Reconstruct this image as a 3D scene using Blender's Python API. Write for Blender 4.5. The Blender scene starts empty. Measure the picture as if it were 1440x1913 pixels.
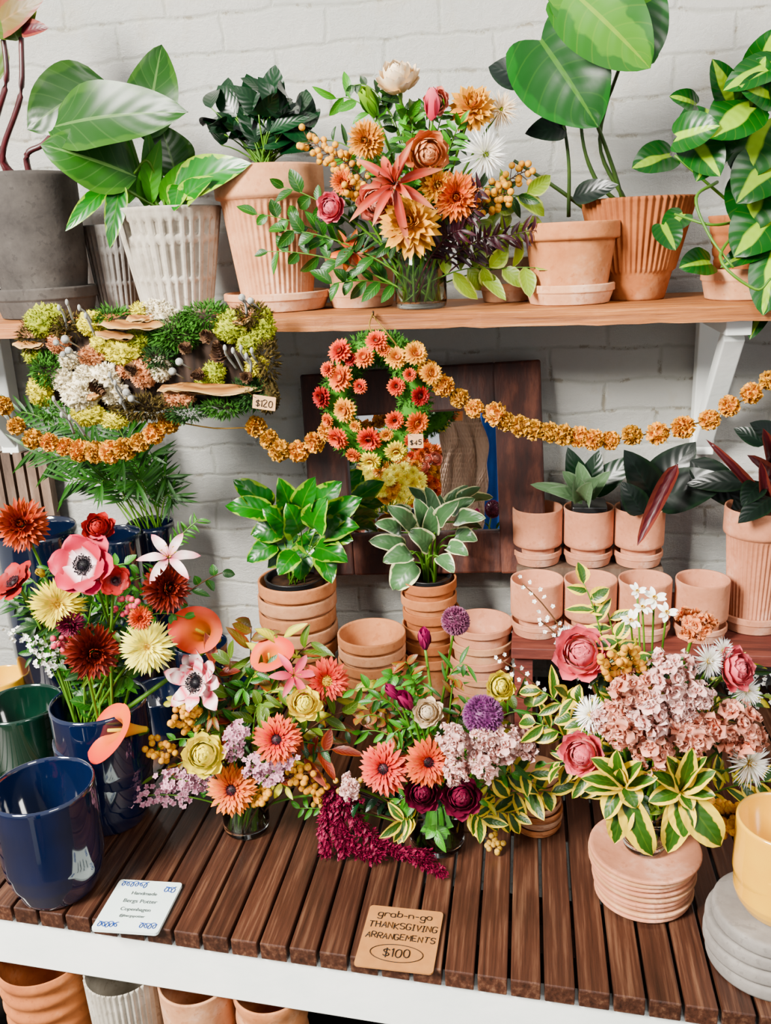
import bpy, math, random
from math import sin, cos, pi, radians
from mathutils import Vector as V, Matrix, noise, Quaternion
R=random.Random(7)
SC=bpy.context.scene; COL=SC.collection
# ---------------- camera ----------------
F=1650.0
CAM=V((0.25,-1.6,0.82))
CM=(Matrix.Translation(CAM)@Matrix.Rotation(radians(10),4,'Z')@Matrix.Rotation(radians(90-17),4,'X')@Matrix.Rotation(radians(-2.6),4,'Z'))
CI=CM.inverted(); C3=CM.to_3x3()
cd=bpy.data.cameras.new('camera'); co=bpy.data.objects.new('camera',cd); COL.objects.link(co); co.matrix_world=CM
cd.sensor_fit='VERTICAL'; cd.sensor_height=36; cd.lens=F/1913*36; cd.clip_start=.02; SC.camera=co
def ray(u,v): return C3@V(((u-720)/F,-(v-956.5)/F,-1))
def aty(u,v,y):
    d=ray(u,v); return CAM+d*((y-CAM.y)/d.y)
def atz(u,v,z):
    d=ray(u,v); return CAM+d*((z-CAM.z)/d.z)
def m(px,p): return px*(-(CI@p).z)/F
def pt(u,v,y,mz=.01):
    p=aty(u,v,y)
    if p.z<mz: p=atz(u,v,mz)
    return p
def pc(p): return (CAM-p).normalized()
def ybase(u,vb,w,rb=.8):
    p=atz(u,vb,0); return p.y+m(w,p)/2*rb
# ---------------- light ----------------
w=bpy.data.worlds.new('w'); SC.world=w; w.use_nodes=True; bg=w.node_tree.nodes['Background']; bg.inputs[0].default_value=(.95,.97,1,1); bg.inputs[1].default_value=.82
def area(loc,tgt,sx,sy,e,c):
    l=bpy.data.lights.new('key_or_fill_light','AREA'); l.shape='RECTANGLE'; l.size=sx; l.size_y=sy; l.energy=e; l.color=c; o=bpy.data.objects.new('key_or_fill_light',l); COL.objects.link(o); o.location=loc; o.rotation_euler=(V(tgt)-V(loc)).to_track_quat('-Z','Y').to_euler()
area((-1.45,-2.3,2.0),(0,-.2,.45),.7,1.0,520,(1,.95,.865)); area((1.6,-2.4,2.2),(.1,-.2,.2),.9,.9,70,(1,.94,.86))  # left lamp stands for the window; right one is an added fill lamp
# ---------------- materials ----------------
SAT=1.1; DK=.88
def lin(h):
    h=h.lstrip('#'); c=[int(h[i:i+2],16)/255 for i in (0,2,4)]
    c=[(x/12.92 if x<=.04045 else ((x+.055)/1.055)**2.4) for x in c]
    L=.2126*c[0]+.7152*c[1]+.0722*c[2]; c=[max(0,min(1,L+(x-L)*SAT)) for x in c]; k=(L**.12 if L>0 else 1)*(DK+(1-DK)*max(0,(L-.6)/.4))
    return tuple([x*k for x in c]+[1])
MT={}
class NT:
    def __init__(s,name,rough=.6,spec=.4):
        s.m=bpy.data.materials.new(name); s.m.use_nodes=True; s.t=s.m.node_tree; s.b=s.t.nodes['Principled BSDF']
        s.b.inputs['Roughness'].default_value=rough; s.b.inputs['Specular IOR Level'].default_value=spec; MT[name]=s.m
    def n(s,typ,ins={},**kw):
        x=s.t.nodes.new(typ)
        for k,v in kw.items(): setattr(x,k,v)
        for k,v in ins.items():
            if isinstance(v,bpy.types.NodeSocket): s.t.links.new(v,x.inputs[k])
            else: x.inputs[k].default_value=v
        return x
    def l(s,a,b): s.t.links.new(a,b)
    def math(s,op,a,b=0.0,c=0.0): return s.n('ShaderNodeMath',{0:a,1:b,2:c},operation=op).outputs[0]
    def mix(s,f,a,b,bt='MIX'):
        x=s.n('ShaderNodeMix',data_type='RGBA',blend_type=bt)
        for k,v in ((0,f),(6,a),(7,b)):
            if isinstance(v,bpy.types.NodeSocket): s.l(v,x.inputs[k])
            else: x.inputs[k].default_value=v
        return x.outputs[2]
    def ramp(s,f,st):
        x=s.n('ShaderNodeValToRGB',{0:f}); e=x.color_ramp.elements
        while len(e)<len(st): e.new(.5)
        for i,(p,c) in enumerate(st): e[i].position=p; e[i].color=c if not isinstance(c,str) else lin(c)
        return x.outputs[0]
    def noise(s,scale,det=3,vec=None,rough=.5):
        x=s.n('ShaderNodeTexNoise',{'Scale':scale,'Detail':det,'Roughness':rough})
        if vec is None: vec=s.n('ShaderNodeTexCoord').outputs['Object']
        s.l(vec,x.inputs['Vector']); return x.outputs[0]
    def bump(s,h,st=.3,d=.01): 
        x=s.n('ShaderNodeBump',{'Strength':st,'Distance':d,'Height':h}); s.l(x.outputs[0],s.b.inputs['Normal'])
    def col(s,c): s.l(c,s.b.inputs['Base Color'])
    def P(s):
        a=s.n('ShaderNodeAttribute',attribute_name='P'); x=s.n('ShaderNodeSeparateXYZ',{0:a.outputs['Vector']}); return x.outputs
def bright(k,c,r,lo=.75,hi=1.25):
    f=k.math('MULTIPLY_ADD',r,hi-lo,lo); x=k.n('ShaderNodeCombineXYZ',{0:f,1:f,2:f}); return k.mix(1.0,c,x.outputs[0],'MULTIPLY')
def petal(name,*cs,rough=.55,lo=.75,hi=1.1):
    k=NT(name,rough,.2); p=k.P(); c=k.ramp(p[0],[(i/max(1,len(cs)-1),x) for i,x in enumerate(cs)])
    k.col(bright(k,c,p[2],lo,hi))
def leafm(name,mid,edge=None,split=.6,nz=.3,vein='#a9c870',vs=.3,rough=.42,lo=.55,hi=1.15,nscale=30,spec=.3):
    k=NT(name,rough,spec); p=k.P(); av=k.math('ABSOLUTE',p[1])
    if edge:
        f=k.math('MULTIPLY_ADD',k.math('SUBTRACT',k.noise(nscale,2),.5),nz*2,av)
        c=k.ramp(f,[(max(0,split-.04),mid),(min(1,split+.04),edge)])
    else:
        c=k.ramp(k.noise(14,2),[(.3,mid),(.8,mid)]) 
    sv=k.math('SINE',k.math('ADD',k.math('MULTIPLY',p[0],42.0),k.math('MULTIPLY',av,-11.0)))
    rib=k.math('LESS_THAN',av,.05); s2=k.math('MULTIPLY',k.math('GREATER_THAN',sv,.95),.2)
    f=k.math('MULTIPLY',k.math('MAXIMUM',rib,s2),vs)
    c=k.mix(f,c,lin(vein)); k.col(bright(k,c,p[2],lo,hi)); k.bump(sv,.1,.002)
def terra(name,a,b,c='#e8c4ae',rough=.85,lo=.84,hi=1.06):
    k=NT(name,rough,.2); n1=k.noise(9,5,rough=.7); n2=k.noise(90,2)
    x=k.ramp(n1,[(.3,a),(.55,b),(.76,c)]); x=k.mix(k.math('MULTIPLY',k.math('GREATER_THAN',n2,.64),.45),x,lin(a))
    oi=k.n('ShaderNodeObjectInfo').outputs['Random']; k.col(bright(k,x,oi,lo,hi)); k.bump(n2,.25,.002)
def plain(name,c,rough=.5,spec=.5,nz=0,c2=None,coat=0,metal=0,ns=12):
    k=NT(name,rough,spec); k.b.inputs['Coat Weight'].default_value=coat; k.b.inputs['Metallic'].default_value=metal
    k.col(k.ramp(k.noise(ns,4),[(.3,c),(.75,c2 or c)]))
    if nz: k.bump(k.noise(60,3),nz,.003)
k=NT('painted_brick',.6,.3); tc=k.n('ShaderNodeTexCoord').outputs['Object']
wob=k.n('ShaderNodeTexNoise',{'Vector':tc,'Scale':10.0,'Detail':5.0}); wv=k.n('ShaderNodeVectorMath',{0:wob.outputs['Color'],1:(.5,.5,.5)},operation='SUBTRACT'); ws=k.n('ShaderNodeVectorMath',{0:wv.outputs[0],'Scale':.032},operation='SCALE')
ad=k.n('ShaderNodeVectorMath',{0:tc,1:ws.outputs[0]},operation='ADD'); sx=k.n('ShaderNodeSeparateXYZ',{0:ad.outputs[0]}); cb=k.n('ShaderNodeCombineXYZ',{0:sx.outputs[0],1:sx.outputs[2]})
br=k.n('ShaderNodeTexBrick',{'Vector':cb.outputs[0],'Scale':1.0,'Mortar Size':.006,'Mortar Smooth':1.0,'Brick Width':.185,'Row Height':.057,'Color1':lin('#f8f7ef'),'Color2':lin('#fbfaf3'),'Mortar':lin('#ebebe0')})
pn=k.noise(3,5,rough=.6); dirt=k.noise(26,7,rough=.75)
c=k.mix(k.math('MULTIPLY',k.math('GREATER_THAN',dirt,.55),k.math('MULTIPLY',br.outputs['Fac'],.6)),br.outputs['Color'],lin('#a8926c'))
c=k.mix(k.ramp(pn,[(.45,(0,0,0,1)),(.7,(.4,.4,.4,1))]),c,lin('#dfeae4'),'MIX'); c=k.mix(k.ramp(k.noise(7,6,rough=.7),[(.54,(0,0,0,1)),(.8,(.6,.6,.6,1))]),c,lin('#eedcb4')); k.col(c)
h=k.math('ADD',k.math('MULTIPLY',br.outputs['Fac'],-.6),k.math('ADD',k.math('MULTIPLY',k.noise(15,10,rough=.85),3.0),k.math('MULTIPLY',k.noise(5,3),1.8))); k.bump(h,1.0,.014)
def wood(name,a,b,c,vec=(30,1.5,30),rough=.5,spec=.35,bs=.4):
    k=NT(name,rough,spec); tc=k.n('ShaderNodeTexCoord').outputs['Object']; mp=k.n('ShaderNodeMapping',{'Vector':tc,'Scale':vec})
    n=k.noise(3,6,mp.outputs[0],.65); n2=k.noise(5,4)
    x=k.ramp(n,[(.28,a),(.52,b),(.75,c)]); x=k.mix(k.ramp(n2,[(.45,(0,0,0,1)),(.7,(.6,.6,.6,1))]),x,lin(a)); 
    k.col(bright(k,x,k.n('ShaderNodeObjectInfo').outputs['Random'],.72,1.25)); k.bump(n,bs,.003)
wood('slat_wood','#27160f','#4a2c20','#75533f',(50,2,40),.34,.5,.35)
wood('shelf_wood','#764222','#ab6834','#d69e68',(2,40,60),.6,.35,.8)
wood('frame_wood','#200e0c','#4c2318','#7d4834',(14,14,3),.6,.35,.8)
wood('crate_wood','#3a2a22','#6b5444','#8a7362',(12,12,3),.7)
wood('red_wood','#451d1a','#6e3228','#8a4a3c',(3,30,30),.6)
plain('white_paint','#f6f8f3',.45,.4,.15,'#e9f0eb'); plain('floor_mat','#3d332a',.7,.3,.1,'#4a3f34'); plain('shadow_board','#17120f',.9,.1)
terra('terra','#a9633a','#c58357','#dfb08c'); terra('terra_pale','#b4754f','#d29972','#ecc8ae'); terra('terra_dark','#985532','#b56d40','#cf9770')
terra('terra_rose','#b37353','#cd8b6c','#e8bda5'); terra('stone_white','#8d8476','#b9b1a3','#dcd6ca'); terra('stone_grey','#726e69','#8f8b86','#b2aea8'); terra('stone_dark','#363230','#4d4844','#66605a',rough=.9); terra('stone_mid','#746e69','#908a84','#aca7a2')
plain('navy_glaze','#08132e',.08,.6,0,'#0b1a40',coat=1); plain('navy_dark','#060d1e',.1,.6,0,'#0a1630',coat=.9); plain('green_glaze','#09251a',.1,.6,0,'#0f3324',coat=.8); plain('yellow_glaze','#eaa80c',.2,.5,0,'#f4be18',coat=.6)
plain('soil','#2a1c14',.95,.1,.8,'#45301f',ns=80); plain('black_plastic','#17181a',.4,.5)
plain('kraft','#a87040',.85,.15,.1,'#b67e4a',ns=60); plain('card_paper','#d4e4e0',.35,.4,0,'#e0ece8'); plain('ink','#1a1614',.6,.2); plain('ink_grey','#55605e',.6,.2); plain('ink_blue','#1f47a0',.5,.2); plain('cream_tag','#cc9e72',.8,.2)
plain('string_mat','#8a6a34',.9,.1); plain('nail_mat','#50453c',.4,.6,metal=1)
k=NT('glass',.02,.5); k.b.inputs['Transmission Weight'].default_value=1; k.b.inputs['Base Color'].default_value=(.93,.98,.95,1); k.b.inputs['IOR'].default_value=1.3
k=NT('water',.0,.5); k.b.inputs['Transmission Weight'].default_value=1; k.b.inputs['Base Color'].default_value=(.85,.92,.75,1); k.b.inputs['IOR'].default_value=1.15
k=NT('mirror_glass',.01,.5); k.b.inputs['Metallic'].default_value=1; k.b.inputs['Base Color'].default_value=(.9,.92,.92,1)
SAT=1.27; DK=.68
plain('stem_green','#4f7a2c',.5,.4,0,'#6b9440',ns=40); plain('stem_dark','#2f4a22',.5,.4,0,'#4a5f2c',ns=40); plain('stem_red','#3a1014',.4,.5,0,'#5a1c22',ns=40); plain('stem_brown','#4a3322',.7,.2,0,'#6a4a30',ns=40)
leafm('lf_fresh','#4f8e20'); leafm('lf_mid','#2f611b'); leafm('lf_dark','#16381e',vein='#4a7a4a',vs=.1,rough=.3,spec=.4); leafm('lf_deep','#1f4418',rough=.45,vs=.2); leafm('lf_olive','#5a7428','#76803a',.9,.1,vein='#b5c487'); leafm('lf_philo','#2a5420','#40682c',.8,.3,vein='#9abf7a',rough=.36)
leafm('lf_bronze','#7a6428','#8e4626',.6,.5,vein='#b58a5a'); leafm('lf_heart','#174818','#205a20',.8,.3,vein='#6fa24a',rough=.32,lo=.85,hi=1.1); leafm('lf_heart_lime','#5a8e10','#376e12',.6,.5,vein='#bccf50',rough=.5,lo=.8,hi=1.05,spec=.2)
leafm('lf_pothos','#2b731e','#9cc034',.85,.75,vein='#7fb24a',nscale=45,rough=.3,spec=.4); leafm('lf_brasil','#9cc01c','#175220',.24,.32,vein='#9ab83c',nscale=16,rough=.33)
leafm('lf_euon','#3a5c28','#f6d654',.55,.35,vein='#8aa04a',vs=.15,nscale=70,lo=.75); leafm('lf_peper','#587a54','#e4e4b4',.84,.25,vein='#9ab088',vs=.12,nscale=60,rough=.35); leafm('lf_pale','#8fa84c','#b4c070',.8,.3); leafm('lf_grey','#72906a','#8fa886',.8,.3,vein='#b8c8b0',vs=.15,rough=.6)
leafm('lf_burg','#3a0f1c','#55182a',.8,.3,vein='#7a3040',vs=.3); leafm('lf_black','#14221a','#1b2e1e',.8,.2,vein='#3a5a44',vs=.08,rough=.3); leafm('lf_yellow','#dccc4c','#a8ac3a',.6,.5); leafm('lf_sheath','#5a1a22','#8a4238',.6,.4,vein='#a05a50',vs=.1); leafm('lf_red','#7a2a1a','#9a4a22',.7,.4,vein='#b06a40',vs=.2)
leafm('moss_green','#4a7d1a',vs=0,rough=.9); leafm('moss_dark','#2c5214',vs=0,rough=.9); leafm('moss_brown','#5a4a20',vs=0,rough=.9)
petal('coral','#c82a14','#f0552c','#f77f54'); petal('coral_pink','#a80c1c','#e2322c','#f5705a'); petal('orange','#b83c04','#ea6a06','#f8921c'); petal('orange_red','#981204','#e0380a','#f4761a'); petal('gold','#b86004','#f09c06','#fabc1c'); petal('marigold','#a05a02','#e08c06','#f4b01c')
petal('dried_marigold','#94600c','#cc8e14','#eab430',lo=.6,hi=1.2); petal('yellow','#dca008','#fadc2a','#fdec64'); petal('paleyellow','#ecd038','#faec68','#fdf498'); petal('lemon','#9ab02a','#f4e030','#fae840')
petal('crimson','#f4dfe0','#f4d8dc','#c00040','#c80448','#d20c50'); petal('red','#5a020a','#9c0614','#b80e1e'); petal('rust','#5a1004','#a03008','#c85a18'); petal('rust_brown','#380c04','#66180a','#983410')
petal('white_red','#b81030','#f4dcd8','#e04a64','#f6e0dc','#d02444'); petal('white','#e8e8c8','#f7f4ea','#ffffff'); petal('white_pink','#e04a70','#fae6e2','#f26a84'); petal('cream_peach','#f4dca0','#fadcb4','#fce8cc')
petal('peach','#e06a48','#f58e60','#f8aa80'); petal('peach_pink','#dc5e52','#f08070','#f8a894'); petal('stock_pink','#f0a89c','#f8c0b6','#fcd8d0'); petal('stock_coral','#f08e74','#f6a48c','#fabca8'); petal('ran_coral','#fab8a4','#f05a68','#f6828a'); petal('pink','#d02a4c','#ea5a70','#f5848e')
petal('magenta','#5a0a3a','#9a0a54','#c0206e'); petal('wine','#28040f','#5e082a','#80123c'); petal('purple','#3a1438','#6a2a60','#9a6090'); petal('purple2','#4a1c38','#783858','#a06880'); petal('salmon','#a83018','#b8483a','#d89070'); petal('tulip_green','#5a9a2a','#7ab83a','#b0d860'); petal('beige','#c09868','#dcc09a','#e8d4b8')
petal('calla','#f0c850','#f8a030','#f47424','#e04016'); petal('amaranth','#5e0826','#84103c','#aa2452',lo=.6,hi=1.35); petal('statice','#c48098','#dc9cb0','#eec4ce'); petal('berry','#d08a1a','#f0ac20','#f8c840'); petal('berry_pale','#c89a4a','#dcb060','#e8c888')
petal('ctr_dark','#14060a','#301018','#641c30'); petal('ctr_brown','#3a1408','#6a2a10','#a05018'); petal('ctr_yellow','#a07808','#e0b020','#f4d04a'); petal('ctr_black','#06040a','#100c14','#282030'); petal('ctr_green','#4a6a14','#86a028','#b8c850'); petal('ctr_orange','#a03c08','#e07a14','#f4a830')
petal('moss_yellow','#969208','#d8cc14','#f0e42c',rough=.95); petal('moss_lime','#7a8a1a','#a8b030','#c8cc50',rough=.95); petal('lichen_cream','#a09070','#dccfae','#f4ecd4',rough=.95); petal('lichen_peach','#a0603e','#d48e66','#ecb48e',rough=.95)
petal('fungus','#6a3e20','#9a643a','#bd8a58','#7a4c2c','#b07c4c','#d8b482',rough=.8); petal('cone','#3a2418','#5e4030','#8a6a50',rough=.8); petal('pod','#8a8a86','#b0b0aa','#c8c8c0',rough=.8); petal('bark','#1c1512','#3a2c24','#52423a',rough=.95); petal('knit','#8a7466','#b09484','#c8b0a0',rough=.95)
# ---------------- mesh builder ----------------
def wloc(o):
    p=V((0,0,0))
    while o: p+=o.location; o=o.parent
    return p
I4=Matrix.Identity(4)
class MB:
    def __init__(s): s.v=[]; s.f=[]; s.p=[]
    def add(s,vs,fs,ps,M=None):
        k=len(s.v)
        s.v+= [M@V(x) for x in vs] if M is not None else [V(x) for x in vs]
        s.f+=[tuple(i+k for i in f) for f in fs]; s.p+=ps
    def grid(s,fn,nu,nv,M=None,r=None,wrap=False,pf=None):
        r=R.random() if r is None else r; vs=[];ps=[];fs=[]; c=nv if wrap else nv+1
        for i in range(nu+1):
            for j in range(c):
                vs.append(fn(i/nu,j/nv)); ps.append(pf(i/nu,j/nv) if pf else (i/nu,j/nv*2-1,r))
        for i in range(nu):
            for j in range(nv):
                a=i*c+j; b=i*c+(j+1)%c; fs.append((a,b,b+c,a+c))
        s.add(vs,fs,ps,M)
    def mesh(s,name,mat,off=V((0,0,0)),smooth=True):
        me=bpy.data.meshes.new(name); me.from_pydata([tuple(x-off) for x in s.v],[],s.f)
        a=me.attributes.new('P','FLOAT_VECTOR','POINT'); a.data.foreach_set('vector',[c for p in s.p for c in p])
        me.polygons.foreach_set('use_smooth',[smooth]*len(s.f)); me.materials.append(MT[mat]); me.update(); return me
    def build(s,name,mat,parent=None,org=None,smooth=True):
        off=wloc(parent) if parent else (org or V((0,0,0)))
        o=bpy.data.objects.new(name,s.mesh(name,mat,off,smooth)); COL.objects.link(o)
        if parent: o.parent=parent
        else: o.location=off
        return o
def tag(o,label,cat,group=None,kind=None):
    o['label']=label; o['category']=cat
    if group: o['group']=group
    if kind: o['kind']=kind
    return o
def thing(name,label,cat,loc,group=None):
    o=bpy.data.objects.new(name,None); o.empty_display_size=.02; COL.objects.link(o); o.location=loc; return tag(o,label,cat,group)
def frame(o,x,up):
    x=x.normalized(); y=up.cross(x)
    if y.length<1e-4: y=V((0,1,.01)).cross(x)
    y.normalize(); z=x.cross(y)
    return Matrix(((x.x,y.x,z.x,o.x),(x.y,y.y,z.y,o.y),(x.z,y.z,z.z,o.z),(0,0,0,1)))
def leaf(mb,M,L,W,a=.7,b=.8,bend=.3,cup=.15,wave=0,nu=6,nv=4,r=None,lobe=0,heart=False):
    r=R.random() if r is None else r; ph=R.random()*6; vs=[];ps=[];fs=[]
    for i in range(nu+1):
        u=i/nu; w=W/2*(max(0,sin(pi*(.22+.78*u)))**.75 if heart else max(0,sin(pi*u**a))**b)
        if i==0 and not heart: w=max(w,W*.04)
        th=bend*u
        if abs(bend)>1e-3: x0=L*sin(th)/bend; z0=-L*(1-cos(th))/bend
        else: x0=L*u; z0=0
        for j in range(nv+1):
            v=j/nv*2-1; y=w*v; h=cup*2*y*y/W+wave*W*sin(u*12+ph+v)*abs(v)
            vs.append((x0+sin(th)*h-lobe*L*sin(pi*.75*abs(v))*(1-u)**2,y,z0+cos(th)*h)); ps.append((u,v,r))
    c=nv+1
    for i in range(nu):
        for j in range(nv):
            q=i*c+j; fs.append((q,q+1,q+1+c,q+c))
    mb.add(vs,fs,ps,M)
def leafto(mb,p0,p1,W,n,bend=.5,**kw):
    d=p1-p0; L=d.length
    if L<1e-4: return
    k=(sin(bend/2)/(bend/2)) if abs(bend)>1e-3 else 1
    M=frame(p0,d,n)@Matrix.Rotation(-bend/2,4,'Y'); leaf(mb,M,L/k,W,bend=bend,**kw)
def pleaf(mb,u0,v0,y0,u1,v1,y1,wpx,tilt=(0,0,.4),**kw):
    p0=aty(u0,v0,y0); p1=aty(u1,v1,y1); leafto(mb,p0,p1,m(wpx,p0),pc(p0)+V(tilt),**kw)
def bez(p0,p1,p2,n): return [p0*(1-t)**2+p1*2*t*(1-t)+p2*t*t for t in [i/n for i in range(n+1)]]
def cat(pts,n=6):
    P=[pts[0]*2-pts[1]]+list(pts)+[pts[-1]*2-pts[-2]]; out=[]
    for i in range(1,len(P)-2):
        for k in range(n):
            t=k/n; a,b,c,d=P[i-1],P[i],P[i+1],P[i+2]
            out.append(.5*((2*b)+(c-a)*t+(2*a-5*b+4*c-d)*t*t+(3*b-a-3*c+d)*t**3))
    out.append(P[-2]); return out
def tube(mb,pts,r0,r1=None,seg=6):
    r1=r0 if r1 is None else r1; n=len(pts)-1; vs=[];ps=[];fs=[]; rr=R.random()
    for i,p in enumerate(pts):
        t=(pts[min(n,i+1)]-pts[max(0,i-1)]); M=frame(p,t if t.length>1e-6 else V((0,0,1)),V((.3,.2,1)) if abs(t.normalized().z)<.9 else V((1,0,0))); r=r0+(r1-r0)*i/n
        for j in range(seg):
            a=2*pi*j/seg; vs.append(M@V((0,cos(a)*r,sin(a)*r))); ps.append((i/n,0,rr))
    for i in range(n):
        for j in range(seg):
            a=i*seg+j; b=i*seg+(j+1)%seg; fs.append((a,b,b+seg,a+seg))
    fs.append(tuple(range(seg-1,-1,-1))); fs.append(tuple(range(n*seg,n*seg+seg))); mb.add(vs,fs,ps)
def lathe(mb,prof,c,seg=48,mod=None,r=None):
    n=len(prof)-1; zs=[q[1] for q in prof]; zm=max(zs); io=zs.index(zm); zm=zm or 1
    def fn(u,v):
        i=min(n,int(round(u*n))); q,z=prof[i]; a=2*pi*v; q*=(mod(a,z/zm) if (mod and i<=io) else 1); return (c.x+q*cos(a),c.y+q*sin(a),c.z+z)
    mb.grid(fn,n,seg,wrap=True,r=r)
def blob(mb,c,rx,ry,rz,amp=.2,fr=3,nu=14,nv=20,M=None,r=None):
    s=R.random()*50; r=R.random() if r is None else r
    def q(u,v):
        a=pi*u;b=2*pi*v; d=V((sin(a)*cos(b),sin(a)*sin(b),cos(a))); return d,1+amp*noise.noise(d*fr+V((s,s,0)))+amp*.5*noise.noise(d*fr*3+V((s,0,s)))
    def fn(u,v): d,k=q(u,v); return (c.x+d.x*rx*k,c.y+d.y*ry*k,c.z+d.z*rz*k)
    def pf(u,v): d,k=q(u,v); return (max(0,min(1,.5+(k-1)/max(amp,.01)*1.2)),0,r)
    mb.grid(fn,nu,nv,M,wrap=True,pf=pf)
def fib(i,n,lim=1):
    z=1-lim*2*(i+.5)/n; a=i*2.39996; q=math.sqrt(max(0,1-z*z)); return V((q*cos(a),q*sin(a),z))
def fuzz(mb,c,rad,n,L,w,front=False):
    for i in range(n):
        d=V((R.gauss(0,1),R.gauss(0,1),R.gauss(0,1))).normalized()
        if front and d.y>.3: d.y=-d.y
        p=c+V((d.x*rad.x,d.y*rad.y,d.z*rad.z)); dd=(d+V((R.uniform(-.6,.6),R.uniform(-.6,.6),R.uniform(-.4,.6)))).normalized()
        leaf(mb,frame(p,dd,V((R.random(),R.random(),R.random()))),L*R.uniform(.6,1.3),w,nu=2,nv=2,bend=R.uniform(-.8,.8))
def RY(t): return Matrix.Rotation(radians(t),4,'Y')
def RZ(t): return Matrix.Rotation(t,4,'Z')
def T(x,y,z): return Matrix.Translation((x,y,z))
def rosette(mb,layers,M=I4,a=1.3,b=.7,cup=.2,wave=0,jit=.08,nu=4,nv=2):
    for li,(n,rin,L,W,tilt,bend,z) in enumerate(layers):
        off=R.random()*6
        for k in range(n):
            an=off+2*pi*k/n+R.uniform(-jit,jit)
            leaf(mb,M@RZ(an)@T(rin,0,z)@RY(-(tilt+R.uniform(-1,1)*jit*60)),L*R.uniform(1-jit,1+jit),W,a=a,b=b,bend=bend,cup=cup,wave=wave,nu=nu,nv=nv)
def dome(mb,n,rad,h,L,W,M=I4):
    blob(mb,V((0,0,0)),rad,rad,h,.02,2,8,14,M)
    for i in range(n):
        d=fib(i,n,.5); p=V((d.x*rad,d.y*rad,d.z*h)); leaf(mb,M@frame(p,d,V((.2,.1,1)) if abs(d.z)<.95 else V((1,0,0))),L,W,nu=2,nv=2,bend=.2)
# ---------------- bloom kinds (unit radius, facing +Z) ----------------
KB={}
def K(name,*parts): KB[name]=parts
a=MB(); rosette(a,[(24,.2,.8,.19,-4,.35,0),(24,.2,.74,.18,10,.3,.03),(24,.2,.62,.15,20,.25,.06),(22,.2,.46,.12,34,.2,.08),(18,.18,.28,.08,50,.1,.09)],a=1.4,b=.55,nu=4,jit=.11); c=MB(); dome(c,70,.22,.12,.1,.05); K('gerbera',('petals',a),('centre',c))
a=MB(); rosette(a,[(20,.1,.9,.26,-22,-.1,-.08),(20,.1,.9,.26,-8,-.1,-.05),(20,.1,.85,.26,8,-.3,0),(18,.1,.74,.25,24,-.5,.05),(16,.08,.6,.23,42,-.7,.1),(12,.06,.45,.2,60,-.8,.12),(8,.03,.3,.16,78,-.8,.12)],a=1.4,b=.6,cup=.5,nu=4,jit=.14); K('mum',('petals',a))
a=MB(); rosette(a,[(26,.1,.9,.17,-34,-.1,-.14),(26,.1,.9,.17,-18,-.1,-.1),(26,.1,.9,.17,-2,-.3,0),(24,.1,.82,.17,14,-.5,.06),(22,.1,.7,.16,30,-.6,.1),(20,.08,.55,.15,48,-.7,.14),(16,.06,.4,.13,64,-.8,.16),(10,.03,.3,.1,80,-.6,.16)],a=1.5,b=.6,cup=.6,nu=4,jit=.1); K('zinnia',('petals',a))
a=MB(); rosette(a,[(32,.15,.85,.1,-6,.2,0),(32,.15,.82,.1,8,.25,.02),(30,.12,.7,.09,22,.3,.04),(26,.1,.5,.08,40,.2,.06),(16,.08,.3,.06,62,.1,.08)],a=1.3,b=.5,jit=.12); c=MB(); dome(c,40,.16,.14,.1,.05); K('spider',('petals',a),('centre',c))
def anem(jit,n1,n2,wv):
    a=MB(); rosette(a,[(n1,.1,.9,.85 if n1<7 else .5,4,-.2,0),(n2,.1,.8,.75 if n1<7 else .42,16,-.3,.04)],a=1.15,b=.55 if n1<7 else .7,cup=.12,wave=wv,nu=10,nv=6,jit=jit); c=MB(); dome(c,70,.18,.18,.05,.04)
    for i in range(60):
        an=i*2*pi/60; q=R.uniform(.22,.32); tube(c,[V((.12*cos(an),.12*sin(an),.08)),V((q*cos(an),q*sin(an),.15))],.008,.008,4); blob(c,V((q*cos(an),q*sin(an),.16)),.024,.024,.024,0,1,4,6)
    return a,c
a,c=anem(.08,6,6,.05); K('anemone',('petals',a),('centre',c))
a,c=anem(.2,8,7,.09); K('ragged',('petals',a),('centre',c))
a=MB(); rosette(a,[(4,0,.26,.28,90,-1.6,.36),(5,.02,.34,.36,88,-1.5,.3),(6,.08,.42,.42,85,-1.5,.24),(7,.16,.48,.46,82,-1.45,.18),(8,.24,.54,.5,78,-1.4,.12),(9,.3,.6,.54,72,-1.3,.05),(10,.38,.64,.56,64,-1.2,-.02),(10,.42,.68,.6,50,-1.0,-.08),(9,.4,.72,.64,32,-.8,-.12),(8,.35,.72,.66,12,-.6,-.15)],a=1.1,b=.5,cup=.35,wave=.025,nu=6,nv=5,jit=.1); c=MB(); dome(c,24,.1,.42,.08,.05); K('ranunculus',('petals',a),('centre',c))
a=MB(); rosette(a,[(3,.15,1.9,1.0,80,-.5,-.6),(3,.2,1.95,1.05,74,-.45,-.62)],a=.95,b=.6,cup=.5,nu=8,nv=6); K('tulip',('petals',a))
a=MB(); rosette(a,[(3,.05,1.05,.36,12,.5,0),(3,.05,1.0,.32,20,.6,.02)],a=.85,b=.8,cup=.4,nu=8,nv=4,wave=.05); c=MB()
def stam(c):
    for i in range(6):
        an=i*pi/3+.3; tube(c,[V((0,0,0)),V((.1*cos(an),.1*sin(an),.25)),V((.22*cos(an),.22*sin(an),.4))],.012,.008,4); blob(c,V((.22*cos(an),.22*sin(an),.41)),.05,.02,.02,0,1,4,6)
stam(c); K('lily',('petals',a),('stamens',c))
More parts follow.
